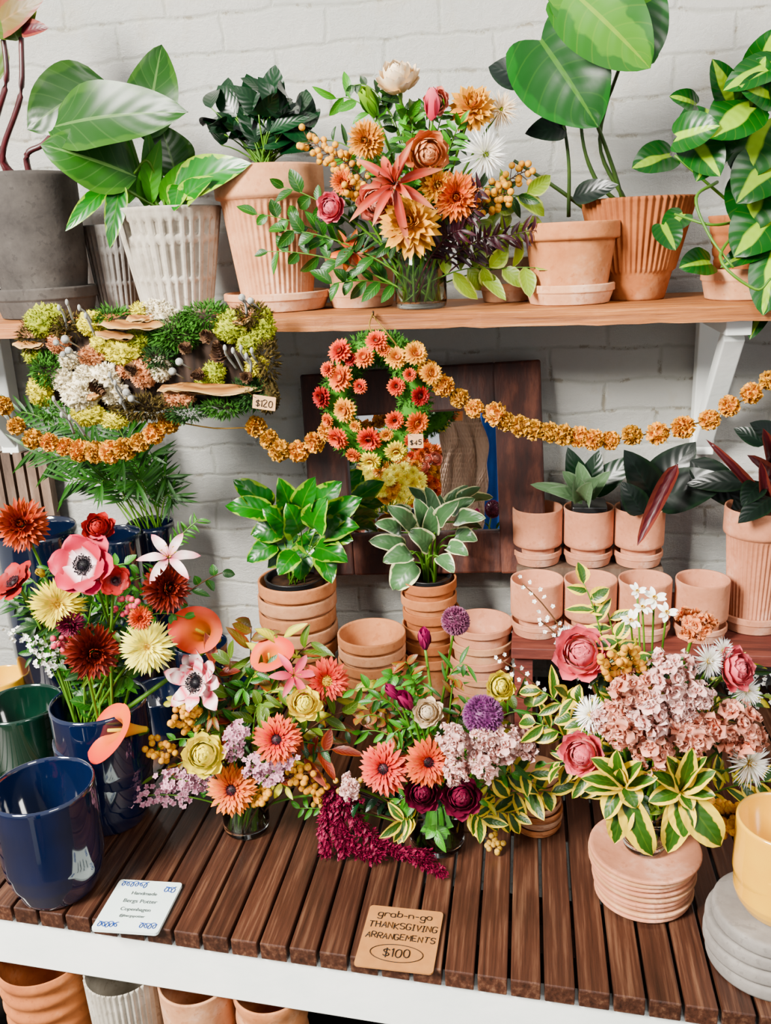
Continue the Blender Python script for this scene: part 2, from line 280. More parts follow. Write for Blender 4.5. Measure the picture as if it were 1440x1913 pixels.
a=MB(); rosette(a,[(4,.04,1.05,.19,-4,.6,0),(4,.04,1.0,.18,16,.8,.02),(3,.04,.75,.15,42,.7,.03),(3,.03,.5,.13,62,.4,.04)],a=.75,b=1.0,cup=.7,nu=10,nv=4,jit=.18); c=MB(); stam(c); K('starlily',('petals',a),('stamens',c))
a=MB(); blob(a,V((0,0,0)),.74,.74,.74,.05,4,10,14)
for i in range(260):
    d=fib(i,260); u_=V((1,0,0)) if abs(d.z)>.9 else V((0,0,1)); p=d*.7
    for q in range(3): leaf(a,frame(p,(d+V((R.uniform(-.45,.45),R.uniform(-.45,.45),R.uniform(-.45,.45)))),u_),.26,.1,nu=2,nv=2,bend=.3)
K('allium',('florets',a))
a=MB(); rosette(a,[(34,.1,.95,.07,-2,.3,0),(34,.1,.9,.07,16,.3,.03),(30,.1,.8,.07,34,.3,.06),(24,.08,.65,.06,52,.2,.08),(16,.05,.5,.06,70,.1,.08)],a=.9,b=.8,jit=.15,nu=3); c=MB(); dome(c,30,.14,.3,.12,.03); K('thistle',('petals',a),('centre',c))
a=MB(); rosette(a,[(18,.2,.8,.3,-4,.1,0),(18,.2,.74,.28,14,.0,.04),(16,.2,.6,.25,34,-.3,.08),(14,.18,.42,.2,54,-.5,.1)],a=.9,b=.7,cup=.4,nu=4); c=MB(); dome(c,60,.28,.18,.08,.05); K('straw',('petals',a),('centre',c))
for nm in ('pom','pom2','pom3'):
    a=MB(); blob(a,V((0,0,0)),.6,.6,.6,.2,4,8,12)
    for i in range(110):
        d=fib(i,110); d=(d+V((R.uniform(-.15,.15),R.uniform(-.15,.15),R.uniform(-.15,.15)))).normalized(); leaf(a,frame(d*.5,d,V((R.uniform(-1,1),R.uniform(-1,1),R.uniform(-1,1)))),R.uniform(.38,.56),.42,a=1.7,b=.45,bend=R.uniform(-.8,.8),cup=.6,wave=.14,nu=4,nv=4)
    K(nm,('petals',a))
for nm in ('stock','stock2'):
    a=MB()
    for i in range(15):
        d=fib(i,15,.7); M=T(*(d*R.uniform(.35,.95)))@(d+V((R.uniform(-.6,.6),R.uniform(-.6,.6),0))).to_track_quat('Z','Y').to_matrix().to_4x4()
        rosette(a,[(4,.02,.42,.44,R.uniform(0,40),.4,0),(3,.02,.3,.34,50,-.2,.02),(2,.01,.22,.26,72,-.2,.02)],M@Matrix.Scale(R.uniform(.8,1.4),4),a=1.3,b=.5,cup=.3,wave=.24,nu=6,nv=5,jit=.3)
    K(nm,('florets',a))
a=MB()
def callafn(u,v):
    th=2*pi*(v-.5)*1.12; cu=(max(0,u-.68)/.32)**2; q=.09+.42*u**1.4+.3*cu; tip=(cos(th)*.5+.5)**1.5; bk=(.5-.5*cos(th))**2; sp=1+.04*(v-.5)
    return (q*cos(th)*(1+.35*tip*u*u)*sp,q*sin(th)*sp,-1+1.5*u+.3*tip*u*u-.35*bk*u*u-.3*cu)
a.grid(callafn,20,36,r=.5,pf=lambda u,v:(u*(.75+.25*abs(sin(v*pi))),0,.5)); c=MB(); tube(c,[V((0,0,-.8)),V((0,0,.25))],.07,.05,8); K('calla',('spathe',a),('spadix',c))
a=MB(); rosette(a,[(3,.05,.85,.42,15,.2,0),(3,.05,.8,.38,28,.1,.02)],a=1,b=.7,cup=.3,nu=6,nv=3); c=MB(); lathe(c,[(.08,0),(.1,.12),(.16,.22),(.13,.22)],V((0,0,0)),12); K('narcissus',('petals',a),('centre',c))
MC={}
def bmesh_(kind,i,mat):
    k=(kind,i,mat)
    if k not in MC: MC[k]=KB[kind][i][1].mesh(kind+'_'+KB[kind][i][0],mat)
    return MC[k]
def bloom(kind,mats,p,face,r,parent,sub=False,squash=1,name=None,tip=None):
    if tip:
        z=face.normalized(); x=V(tip); x=(x-z*x.dot(z)).normalized(); y=z.cross(x); q=Matrix(((x.x,y.x,z.x),(x.y,y.y,z.y),(x.z,y.z,z.z))).to_quaternion()
    else: q=face.to_track_quat('Z','Y')@Quaternion((0,0,1),R.uniform(0,6))
    par=parent; out=None
    for i,(pn,_) in enumerate(KB[kind]):
        o=bpy.data.objects.new((name if (name and i==0) else pn),bmesh_(kind,i,mats[min(i,len(mats)-1)])); COL.objects.link(o); o.parent=par
        if par is parent:
            o.location=p-wloc(parent); o.rotation_mode='QUATERNION'; o.rotation_quaternion=q; o.scale=(r,r,r*squash)
        if sub and i==0: par=o; out=o
    return out
NAMES={'gerbera':'gerbera_flower','mum':'chrysanthemum_flower','zinnia':'zinnia_flower','spider':'spider_gerbera','anemone':'anemone_flower','ragged':'anemone_flower','ranunculus':'ranunculus_flower','tulip':'tulip_flower','lily':'lily_flower','starlily':'star_lily','allium':'allium_flower','thistle':'spiky_white_flower','straw':'strawflower','stock':'stock_flower','stock2':'stock_flower','calla':'calla_lily','narcissus':'narcissus_flower','pom':'pompom_flower'}
def flower(kind,mats,p,face,r,base,label,group,stem='stem_green',sr=.0022,squash=1,tip=None):
    o=thing(NAMES[kind],label,'flower',base,group); face=face.normalized()
    bloom(kind,mats,p,face,r,o,squash=squash,tip=tip)
    e=p-face*r*(.1 if kind not in('calla','tulip') else .6)
    if kind=='calla': e=p-face*r*.95
    mid=V((base.x*.6+e.x*.4,base.y*.6+e.y*.4,base.z+(e.z-base.z)*.6)); mid=mid*.6+(e-face*r*2)*.4
    b=MB(); pts=bez(base,mid,e,12); s_=sr*(1.8 if kind=='calla' else 1); tube(b,pts,s_,s_*.85); b.build('stem',stem,o)
    return o
def sprig(base,tip,mat,L,W,n,label,group,name='greenery_sprig',stem='stem_green',sr=.0012,kind='leaf',mid=None,t0=.3,wave=0,a=.8,b=.8,spread=.9,cat_='greenery',pts=None):
    o=thing(name,label,cat_,base,group)
    mid=mid or V((base.x*.5+tip.x*.5,base.y*.5+tip.y*.5,base.z+(tip.z-base.z)*.75+.02)); N=14; pts=pts or bez(base,mid,tip,N); N=len(pts)-1
    s=MB(); tube(s,pts,sr*1.4,sr*.6,5); l=MB()
    for i in range(n):
        t=t0+(1-t0)*i/max(1,n-1); x=t*N; k=min(N-1,int(x)); p=pts[k]*(1-(x-k))+pts[k+1]*(x-k); tg=(pts[k+1]-pts[k]).normalized()
        sd=tg.cross(pc(p)).normalized()*(1 if i%2 else -1)
        if i==n-1: sd=sd*.1
        d=(tg*(1-spread*.4)+sd*spread+V((R.uniform(-.4,.4),R.uniform(-.6,.2),R.uniform(-.35,.35)))).normalized(); q=L*R.uniform(.65,1.25)*(1-.25*t)
        if kind=='leaf': leaf(l,frame(p,d,pc(p)+V((R.uniform(-.9,.9),R.uniform(-.3,.3),R.uniform(-.3,.9)))),q,W*R.uniform(.7,1.2),a=a,b=b,bend=R.uniform(.1,1.2),cup=.3,wave=max(wave,.03),nu=6,nv=4)
        elif kind=='berry':
            c=p+d*L*R.uniform(.2,1); tube(s,[p,c],sr*.5,sr*.5,4); blob(l,c,W/2,W/2,W/2,.03,2,6,8)
        elif kind=='floret':
            c=p+d*L*R.uniform(.1,.8); M=T(*c)@(pc(p)+V((R.uniform(-.8,.8),0,R.uniform(-.5,.8)))).to_track_quat('Z','Y').to_matrix().to_4x4(); rosette(l,[(5,0,W*.55,W*.4,25,.2,0)],M,a=1.3,b=.5,nu=3,jit=.15)
        elif kind=='plume':
            for w in range(14): leaf(l,frame(p+V((R.uniform(-1,1),R.uniform(-1,1),R.uniform(-1,1)))*W*.42,V((R.uniform(-1,1),R.uniform(-1,1),R.uniform(-1,1)))+tg,V((R.random(),R.random(),1))),L*R.uniform(.4,.8),L*.3,nu=3,nv=2,bend=R.uniform(-1,1),cup=.5)
    s.build('stem',stem,o); l.build({'leaf':'leaves','berry':'berries','floret':'florets','plume':'plume'}[kind],mat,o); return o
# ---------------- setting ----------------
def quadmesh(pts,name,mat,kind='structure',label=None):
    b=MB(); b.add(pts,[(0,1,2,3)],[(0,0,.5)]*4); o=b.build(name,mat,smooth=False); o['kind']=kind; 
    if label: o['label']=label
    return o
quadmesh([(-3,0,-.8),(3,0,-.8),(3,0,2.2),(-3,0,2.2)],'wall_back','painted_brick',label='white painted brick wall behind the shelf')
quadmesh([(-3,-4,-.78),(3,-4,-.78),(3,0,-.78),(-3,0,-.78)],'floor','floor_mat')
def box(mb,c,x,y,z,M=I4):
    vs=[(sx*x/2,sy*y/2,sz*z/2) for sx in(-1,1) for sy in(-1,1) for sz in(-1,1)]
    fs=[(0,1,3,2),(4,6,7,5),(0,4,5,1),(2,3,7,6),(0,2,6,4),(1,5,7,3)]; r=R.random(); mb.add(vs,fs,[(.5,0,r)]*8,Matrix.Translation(c)@M)
def prism(mb,q,z0,z1):
    vs=[(p.x,p.y,z0) for p in q]+[(p.x,p.y,z1) for p in q]; n=len(q); r=R.random()
    mb.add(vs,[tuple(range(n-1,-1,-1)),tuple(range(n,2*n))]+[(i,(i+1)%n,n+(i+1)%n,n+i) for i in range(n)],[(.5,0,r)]*(2*n))
def bev(o,w=.002,s=2):
    x=o.modifiers.new('bevel','BEVEL'); x.width=w; x.segments=s; x.limit_method='ANGLE'
A=atz(0,1692,0); B=atz(1100,1852,0); ed=(B-A); ed.z=0; ed.normalize()
hd=ray(985,440); hd.z=0; hd.normalize()
tb=thing('display_table','long table with dark stained slatted top and white painted apron','table',V((0,-.4,-.78)))
s0=-.25; i=0; SP=.0385
while s0+i*SP<1.35:
    p=A+ed*(s0+i*SP); q=p+ed*(SP-.0042); L=(-.03-p.y)/hd.y; L2=(-.03-q.y)/hd.y; b=MB(); prism(b,[p,q,q+hd*L2,p+hd*L],-.024,0); o=b.build('slat','slat_wood',tb,smooth=False); bev(o,.0016); i+=1
pr=V((-ed.y,ed.x,0)); b=MB(); p=A+ed*-.3+pr*.008; q=A+ed*1.4+pr*.008; prism(b,[p,q,q+pr*.02,p+pr*.02],-.105,-.025); o=b.build('apron','white_paint',tb,smooth=False); bev(o)
for yy in (.12,.35,.6):
    b=MB(); p=A+ed*-.3+pr*yy; q=A+ed*1.4+pr*yy; prism(b,[p,q,q+pr*.04,p+pr*.04],-.07,-.025); b.build('cross_rail','frame_wood',tb,smooth=False)
for s_ in (-.22,1.2):
    for yy in (.06,.55):
        b=MB(); p=A+ed*s_+pr*yy; box(b,V((p.x,p.y,-.44)),.05,.05,.68); b.build('leg','white_paint',tb,smooth=False)
b=MB(); p=A+ed*-.25+pr*.03; q=A+ed*1.3+pr*.03; prism(b,[p,q,q+pr*.58,p+pr*.58],-.42,-.4); b.build('lower_shelf','shadow_board',tb,smooth=False)  # near-black board colour stands in for the shade under the table
for u,w,mt,l,md in [(22,182,'terra_dark','ribbed terracotta pot below the table at the far left',lambda a,z:1-.06*(.5+.5*sin(z*70))),(186,146,'stone_white','white pleated pot below the table',lambda a,z:1-.07*(.5+.5*cos(a*40))),(330,146,'terra_pale','smooth pale pot below the table',None),(475,146,'terra','plain terracotta pot below the table, half in shadow',lambda a,z:1-.05*(.5+.5*sin(z*50)))]:
    p=atz(u,1846+(u-75)*.11,-.10); r=m(w,p)/2; c=p+pr*(r+.004); b=MB(); P_=[(0,0),(r*.6,0)]+[(r*(.7+.3*(k/120)**.5),.29*k/120) for k in range(121)]+[(r*.94,.29),(r*.9,.27),(r*.6,.02),(0,.02)]
    lathe(b,P_,V((c.x,c.y,-.399)),160,mod=md); tag(b.build('terracotta_pot',mt,org=V((c.x,c.y,-.399))),l,'pot','pots on the lower shelf')
# shelf
YF=-.28
L0=aty(0,604,YF); R0=aty(1440,566,YF); sl=(R0.z-L0.z)/(R0.x-L0.x)
def sz(x): return L0.z+(x-L0.x)*sl
b=MB(); xa,xb=-1.3,1.2; th=.024
vs=[];N=90
for i in range(N+1):
    x=xa+(xb-xa)*i/N; w=.005*noise.noise(V((x*4,0,0)))+.003*noise.noise(V((x*30,3,0))); w2=.002*noise.noise(V((x*25,8,0)))
    vs+=[(x,YF+w,sz(x)-th-w2),(x,YF+w*.5,sz(x)-.002+w2*.5),(x,YF+.006,sz(x)),(x,-.005,sz(x)),(x,-.005,sz(x)-th)]
fs=[]
for i in range(N):
    for j in range(5): fs.append((i*5+j,i*5+(j+1)%5,i*5+5+(j+1)%5,i*5+5+j))
fs+=[(0,1,2,3,4),(N*5+4,N*5+3,N*5+2,N*5+1,N*5)]; b.add(vs,fs,[(.5,0,.5)]*len(vs)); o=b.build('wall_shelf','shelf_wood',smooth=False); tag(o,'long rough wooden shelf board crossing the brick wall, loaded with pots','shelf')
def bracket(u,lab):
    p=aty(u,622,-.03); x=p.x; z=sz(x)-th; o=thing('shelf_bracket',lab,'bracket',V((x,0,z-.25))); 
    b=MB(); box(b,V((x,-.02,z-.125)),.036,.034,.25); bev(b.build('upright','white_paint',o,smooth=False))
    b=MB(); box(b,V((x,-.14,z-.012)),.036,.22,.022); bev(b.build('arm','white_paint',o,smooth=False))
    b=MB(); box(b,V((x,-.12,z-.125)),.03,.03,.28,Matrix.Rotation(radians(43),4,'X')); bev(b.build('brace','white_paint',o,smooth=False))
bracket(1325,'white painted wooden bracket under the right end of the shelf'); bracket(-15,'white painted wooden bracket under the left end of the shelf')
# mirror leaning back
ym=-.05; TLT=-8
q=[aty(u,v,ym) for u,v in((560,702),(1015,675),(1012,1058),(592,1066))]
cx=sum((p.x for p in q))/4; cz=sum((p.z for p in q))/4; ex=((q[1]-q[0]+q[2]-q[3])/2); ang=math.atan2(ex.z,ex.x); w=ex.length; h=((q[0]-q[3]+q[1]-q[2])/2).length
mi=thing('wall_mirror','square mirror in a wide weathered dark wood frame on the wall','mirror',V((cx,-.04,cz))); fw=.078
Mm=Matrix.Translation((cx,-.05,cz))@Matrix.Rotation(-ang,4,'Y')@Matrix.Rotation(radians(TLT),4,'X')
for (dx,dz,ww,hh) in ((0,h/2-fw/2,w-2*fw,fw*1.05),(0,-h/2+fw/2,w-2*fw,fw),(-w/2+fw/2,0,fw,h),(w/2-fw/2,0,fw*1.05,h*1.01)):
    b=MB(); box(b,V((0,0,0)),ww,.028,hh); b.v=[Mm@(v+V((dx,0,dz))) for v in b.v]; bev(b.build('frame_board','frame_wood',mi,smooth=False),.004)
b=MB(); box(b,V((0,0,0)),w-2*fw+.004,.004,h-2*fw+.004); b.v=[Mm@v for v in b.v]; b.build('mirror_glass','mirror_glass',mi,smooth=False)
mC=Mm@V((0,-.002,0)); mN=(Mm.to_3x3()@V((0,-1,0))).normalized()
# ---------------- pots ----------------
def prof(kind,r,h,rb=.72,t=.06):
    if kind=='disc': 
        o=[(0,0),(.93,0),(.985,.08),(1,.25),(1,.75),(.985,.93),(.95,1),(.9,.98),(0,.97)]; return [(a*r,b*h) for a,b in o]
    if kind=='classic': o=[(0,0),(rb*.97,0),(rb,.02),(.9,.76),(.91,.77),(.985,.78),(1,.8),(1,.985),(.985,1)]
    elif kind=='plain': o=[(0,0),(rb*.96,0),(rb,.02),(1-.02,.96),(1,.985),(.985,1)]
    elif kind=='cyl': o=[(0,0),(.64,0),(.68,.04),(.7,.21),(.74,.24),(.94,.28),(.99,.31),(1,.36),(1,.98),(.985,1)]
    elif kind=='round': o=[(0,0),(rb*.9,0),(rb,.03),(.93,.2),(.99,.34),(1.0,.97),(.98,1)]
    elif kind=='saucer': o=[(0,0),(.82,0),(.88,.05),(.95,.5),(.96,.6),(1,.64),(1,.95),(.98,1)]
    elif kind=='thin': o=[(0,0),(.88,0),(.9,.06),(.91,.44),(.92,.48),(.985,.52),(1,.6),(1,.88),(.985,.98),(.97,1)]
    elif kind=='bowl': o=[(0,0),(.5,0),(.55,.03),(.8,.35),(.95,.75),(1,.95),(.98,1)]
    P=[]
    for i in range(len(o)-1):
        (a,b),(c,d)=o[i],o[i+1]; k=max(1,int(abs(d-b)/.025)); P+=[(a+(c-a)*j/k,b+(d-b)*j/k) for j in range(k)]
    P.append(o[-1]); fl=min(.25,.008/h if h>.04 else .3)
    P+=[(1-t*1.0,.995),(1-t*1.3,.96),(min(.9,max(rb,.5))*.9,fl+.02),(0,fl)]
    return [(a*r,b*h) for a,b in P]
def mkpot(x,y,z0,r,h,kind,mat,name,label,group=None,parent=None,mod=None,rb=.72,t=.06,seg=48,cat_=None):
    b=MB(); c=V((x,y,z0)); lathe(b,prof(kind,r,h,rb,t),c,seg,mod=mod)
    o=b.build(name,mat,parent,org=c)
    if not parent: tag(o,label,cat_ or ('saucer' if 'saucer' in name else 'pot'),group)
    return o
def stack(u,v,w,y,n,H,kind,mat,name,labels,group,z0=0,rb=.72,mats=None,t=.06,tp=0,vr_=.02):
    p=aty(u,v,y); r=m(w,p)/2; H=H or (p.z-z0)/n*1.02; dz=(p.z-z0-H)/(n-1)
    for i in range(n):
        mkpot(p.x+R.uniform(-.0025,.0025)*(i>0),y+R.uniform(-.0015,.0015),z0+i*dz,r*R.uniform(1-vr_,1+vr_*.6)*(1-tp*(1-i/(n-1))),H,kind,(mats[i%len(mats)] if mats else mat),name,labels(i,n),group,rb=rb,t=t)
    return p,r
ORD=['lowest','second from bottom','third from bottom','fourth from bottom','fifth from bottom','sixth from bottom','seventh from bottom','eighth from bottom','ninth from bottom','tenth from bottom','eleventh from bottom']
def lb(what): return lambda i,n: ('topmost ' if i==n-1 else ORD[i]+' ')+what
pA,rA=stack(552,1078,146,-.12,5,.115,'classic','terra','terracotta_pot',lb('terracotta pot in the tall nested stack under the pothos'),'nested pots under the pothos',rb=.78,mats=['terra','terra_pale'])
pB,rB=stack(694,1180,128,-.18,4,.085,'classic','terra','terracotta_pot',lb('terracotta pot in the short nested stack with an empty top'),'nested pots in the short middle stack',rb=.78,mats=['terra','terra','terra_pale'])
pC,rC=stack(802,1078,106,-.1,6,.085,'classic','terra_dark','terracotta_pot',lb('small terracotta pot in the stack under the peperomia'),'nested pots under the peperomia',rb=.78,mats=['terra','terra_dark'])
pD,rD=stack(897,1160,120,-.17,5,.06,'classic','terra_rose','terracotta_pot',lb('wide terracotta pot in the stack behind the purple allium'),'nested pots behind the allium',rb=.84,mats=['terra_rose','terra_pale'])
yE=ybase(1003,1562,84); pE,rE=stack(1003,1436,92,yE,8,None,'thin','terra_dark','terracotta_saucer',lb('saucer in the narrow stack between the two right bouquets'),'narrow stack of saucers',mats=['terra_dark','terra_pale'])
yFs=ybase(1203,1712,170); pF,rF=stack(1203,1578,202,yFs,9,None,'thin','terra_rose','terracotta_saucer',lb('wide saucer in the stack carrying the right bouquet'),'wide stack of saucers',mats=['terra_rose','terra_pale','terra_rose'],tp=.12,vr_=.012)
yG=ybase(1440,1850,205); pG=aty(1440,1690,yG); rG=m(228,pG)/2; HG=pG.z
for i in range(4): mkpot(pG.x+R.uniform(-.004,.004),yG+R.uniform(-.003,.003),i*HG/4,rG*(1-.015*i),HG/4*.97,'disc','stone_mid','grey_saucer',lb('thick grey saucer in the stack under the yellow pot')(i,4),'grey saucers at the right edge')
py=aty(1468,1600,yG); ry=m(178,py)/2; mkpot(py.x,yG,HG,ry,py.z-HG,'round','yellow_glaze','yellow_pot','lower glossy yellow pot on the grey saucers at the right edge','yellow pots at the right edge',rb=.8)
p=aty(1468,1530,yG); mkpot(p.x,yG,HG+.012,ry*.965,p.z-HG-.012,'round','yellow_glaze','yellow_pot','upper glossy yellow pot nested in the lower one at the right edge','yellow pots at the right edge',rb=.78)
yr1,yr2=-.19,-.07
zr=max(.03,aty(1100,1205,yr1-.05).z)
p=aty(955,1205,yr1-.06); q=aty(1440,1205,yr1-.06)
b=MB(); box(b,V(((p.x+q.x+.3)/2,yr1+.06,zr-.01)),q.x-p.x+.3,.26,.02); o=b.build('riser_board','red_wood',org=V((p.x,yr1,0)),smooth=False)
tag(o,'dark red wooden riser under the rows of small cylinder pots','riser'); bev(o)
for x in (p.x+.02,(p.x+q.x)/2,q.x+.1): b=MB(); box(b,V((x,yr1+.06,(zr-.02)/2)),.03,.24,zr-.022); b.build('riser_support','red_wood',o,smooth=False)
zt=aty(1005,1062,yr2-.04).z
b=MB(); p2=aty(950,1062,yr2); q2=aty(1250,1062,yr2); box(b,V(((p2.x+q2.x)/2,yr2+.005,(zr+zt)/2)),q2.x-p2.x-.03,.075,zt-zr-.002); o=b.build('riser_block','crate_wood',org=V((p2.x,yr2,zr)),smooth=False); tag(o,'wooden block raising the back row of cylinder pots','riser')
nm4=['first from the left','second from the left','third from the left','fourth from the left']
for i,u in enumerate((1003,1103,1205,1313)):
    p=aty(u,1080,yr1); r=m(98,p)/2; hs=.025
    mkpot(p.x,yr1,zr,r*1.0,hs,'saucer','terra_rose','terracotta_saucer','saucer under the front-row cylinder pot '+nm4[i],'saucers of the front cylinder row')
    mkpot(p.x,yr1,zr+.008,r,p.z-zr-.008,'cyl','terra_rose','cylinder_pot','front-row small terracotta cylinder pot '+nm4[i],'front row of cylinder pots')
top=[]
for i,u in enumerate((1004,1100,1195)):
    p=aty(u,946,yr2); r=m(93,p)/2; hs=.026
    mkpot(p.x,yr2,zt,r*.98,hs,'saucer','terra_rose','terracotta_saucer','saucer under the back-row cylinder pot '+nm4[i],'saucers of the back cylinder row')
    mkpot(p.x,yr2,zt+.008,r,p.z-zt-.008,'cyl','terra_rose','cylinder_pot','back-row small terracotta cylinder pot '+nm4[i],'back row of cylinder pots'); top.append((p,r))
def glz(u,v,w,y,z0,kind,mat,label,H=None,name='glazed_pot',group='glazed pots at the left',rb=.78,t=.05):
    p=aty(u,v,y); r=m(w,p)/2; zz=p.z-H if H else z0; mkpot(p.x,y,zz,r,p.z-zz,kind,mat,name,label,group,rb=rb,t=t); return p,r
glz(78,1464,190,ybase(90,1697,150),0,'round','navy_glaze','large glossy navy pot at the front left corner of the table')
yN=ybase(225,1560,130)
pN,rN=glz(183,1305,178,yN,.0,'round','navy_glaze','glossy navy pot holding the left bouquet, nested in another',H=.15)
glz(187,1368,172,yN,0,'round','navy_glaze','lower navy pot carrying the one with the left bouquet')
glz(38,1312,150,-.44,0,'round','green_glaze','dark green glazed pot behind the front navy pot')
glz(0,1262,90,-.26,0,'round','yellow_glaze','yellow pot half cut off at the left edge')
glz(65,985,150,-.2,0,'round','navy_dark','navy pot left of two behind the rust zinnia')
glz(212,995,100,-.17,0,'round','navy_dark','navy pot in front of the palm pot')
pP,rP=glz(280,975,88,-.1,0,'round','navy_dark','tall navy pot holding the feathery palm')
glz(375,1200,100,-.22,0,'round','navy_dark','low dark navy pot behind the orange calla lily')
glz(300,1290,120,-.3,0,'round','navy_dark','near-black pot in shadow right of the left bouquet')
glz(425,1275,110,-.25,0,'round','navy_dark','near-black pot in front of the tall terracotta stack')
cr=thing('slatted_crate','grey brown slatted wooden crate at the left edge below the garland','crate',aty(30,940,-.03))
for i in range(5):
    p=aty(-8+i*22,845,-.03); b=MB(); box(b,V((p.x,-.03,p.z/2+.001)),.019,.02,p.z); b.build('crate_slat','crate_wood',cr,smooth=False)
# ---------------- shelf pots ----------------
YS=-.15
def shelfpot(u,v,w,kind,mat,label,y=YS,sauc=None,smat=None,slabel=None,plant=None,mod=None,rb=.72,name='terracotta_pot',seg=48,sh=.03):
    p=aty(u,v,y); r=m(w,p)/2; z0=sz(p.x)
    if sauc:
        mkpot(p.x,y,z0,m(sauc,p)/2,sh,'saucer',smat or mat,'terracotta_saucer',slabel,'saucers on the shelf'); z0+=.008
    if plant:
        o=thing('potted_plant',plant,'potted plant',V((p.x,y,z0))); mkpot(p.x,y,z0,r,p.z-z0,kind,mat,'pot','',parent=o,mod=mod,rb=rb,seg=seg)
        b=MB(); lathe(b,[(0,0),(r*.9,0)],V((p.x,y,p.z-.018)),24); b.build('soil','soil',o); return p,r,o
    mkpot(p.x,y,z0,r,p.z-z0,kind,mat,name,label,'pots on the shelf',mod=mod,rb=rb,seg=seg); return p,r,None
s1,_,o1=shelfpot(52,325,172,'round','stone_dark','',sauc=192,smat='stone_dark',slabel='dark grey saucer under the charcoal pot',plant='charcoal pot with red-stemmed rubber plant at the left end of the shelf',rb=.86,y=-.16,sh=.05)
def dashm(n): return lambda a,z: 1-(.075 if (.06<z<.3 or .36<z<.66 or .74<z<.86) else .008)*(1 if cos(a*n)>0 else 0)
shelfpot(206,420,105,'plain','stone_grey','small grey ribbed pot behind the pale ribbed pot',y=-.08,mod=dashm(28),rb=.72,seg=224)
s3,_,o3=shelfpot(313,388,200,'plain','stone_white','',plant='pale ribbed pot with broad philodendron and variegated pothos leaves',y=-.17,mod=dashm(30),rb=.66,seg=240)
s4,_,o4=shelfpot(500,312,206,'classic','terra_pale','',sauc=206,smat='terra_pale',slabel='terracotta saucer under the tall ribbed pot with dark foliage',plant='tall ribbed terracotta pot with glossy dark green ficus',mod=lambda a,z:1-.05*(.5+.5*cos(a*48)) if .03<z<.75 else 1,rb=.66,seg=288)
shelfpot(672,475,136,'plain','terra_pale','plain terracotta pot behind the left side of the glass vase',sauc=130,slabel='saucer under the plain pot left of the glass vase',y=-.13,rb=.8)
shelfpot(945,480,100,'plain','stone_white','small pale pot behind the bouquet leaves',sauc=96,smat='terra_pale',slabel='small saucer under the pale pot behind the bouquet',y=-.1,rb=.8)
shelfpot(1066,415,183,'classic','terra','smooth terracotta pot with thick rim standing in a pale saucer',sauc=168,smat='terra_pale',slabel='pale saucer under the smooth thick-rimmed terracotta pot',y=-.18,rb=.74)
s8,_,o8=shelfpot(1192,370,214,'plain','terra_dark','',plant='fluted orange terracotta pot with tall heart-leaved philodendron',mod=lambda a,z:1-.06*(.5+.5*cos(a*50)) if z>.28 else .93,rb=.56,y=-.13,seg=300)
s9,_,o9=shelfpot(1402,400,150,'plain','terra_dark','',plant='banded terracotta pot with trailing lime striped philodendron at the right end',mod=lambda a,z:1-.035*(sin(z*44)>.5),rb=.7,sauc=165,smat='terra_pale',slabel='speckled pale bowl under the banded right pot',y=-.18,sh=.045)
p=aty(1420,945,-.14); r=m(125,p)/2
mkpot(p.x,-.14,zr,m(125,p)/2,.03,'saucer','terra_rose','terracotta_saucer','saucer under the large ribbed pot at the right edge')
oR=thing('potted_plant','large ribbed pink terracotta pot with burgundy stemmed plant at the right edge','potted plant',V((p.x,-.14,zr+.008))); mkpot(p.x,-.14,zr+.008,r,p.z-zr-.008,'classic','terra_rose','pot','',parent=oR,mod=lambda a,z:1-.06*(.5+.5*cos(a*40)) if z<.76 else 1,seg=240)
b=MB(); lathe(b,[(0,0),(r*.9,0)],V((p.x,-.14,p.z-.018)),24); b.build('soil','soil',oR)
# ---------------- plants ----------------
def foliage(o,items,mat,name='foliage',**kw):
    b=MB()
    for it in items: pleaf(b,*it,**kw)
    b.build(name,mat,o)
def stems(o,paths,r,mat='stem_green'):
    b=MB()
    for P in paths: tube(b,cat([aty(*x) for x in P]),r,r*.7)
    b.build('stems',mat,o)
foliage(o1,[(35,75,-.2,-45,-70,-.2,120),(-10,160,-.2,-90,60,-.2,120)],'lf_olive',nu=10,nv=6,cup=.2)
foliage(o1,[(40,60,-.21,92,52,-.22,34)],'lf_sheath',nu=8,nv=4,cup=.4); foliage(o1,[(-20,60,-.2,85,-5,-.22,60)],'lf_bronze',nu=8,nv=4)
stems(o1,[[(40,340,-.16),(5,290,-.18),(38,180,-.2),(40,70,-.2)],[(20,340,-.16),(-10,250,-.18),(12,150,-.2),(5,60,-.2)],[(60,345,-.16),(50,290,-.17),(80,270,-.17),(110,235,-.18)]],.0055,'stem_red')
BL=dict(nu=14,nv=8,a=.75,b=.75,cup=.18,wave=.03)
foliage(o3,[(195,150,-.19,50,242,-.24,125),(255,330,-.2,75,270,-.27,120),(272,262,-.19,302,84,-.14,96),(330,330,-.15,300,235,-.15,90)],'lf_philo',**BL)
foliage(o3,[(92,240,-.23,352,210,-.27,125)],'lf_philo',**BL)
foliage(o3,[(325,355,-.2,470,305,-.24,76),(225,340,-.22,205,465,-.26,40),(200,350,-.2,122,432,-.24,34),(330,385,-.2,400,330,-.25,46),(335,345,-.2,325,395,-.25,40)],'lf_pothos',nu=10,nv=6,cup=.25)
foliage(o3,[(240,380,-.17,235,240,-.17,44),(290,385,-.17,275,240,-.2,40),(270,385,-.17,300,260,-.2,42),(310,385,-.17,345,300,-.2,44)],'lf_fresh',nu=10,nv=6,cup=.3)
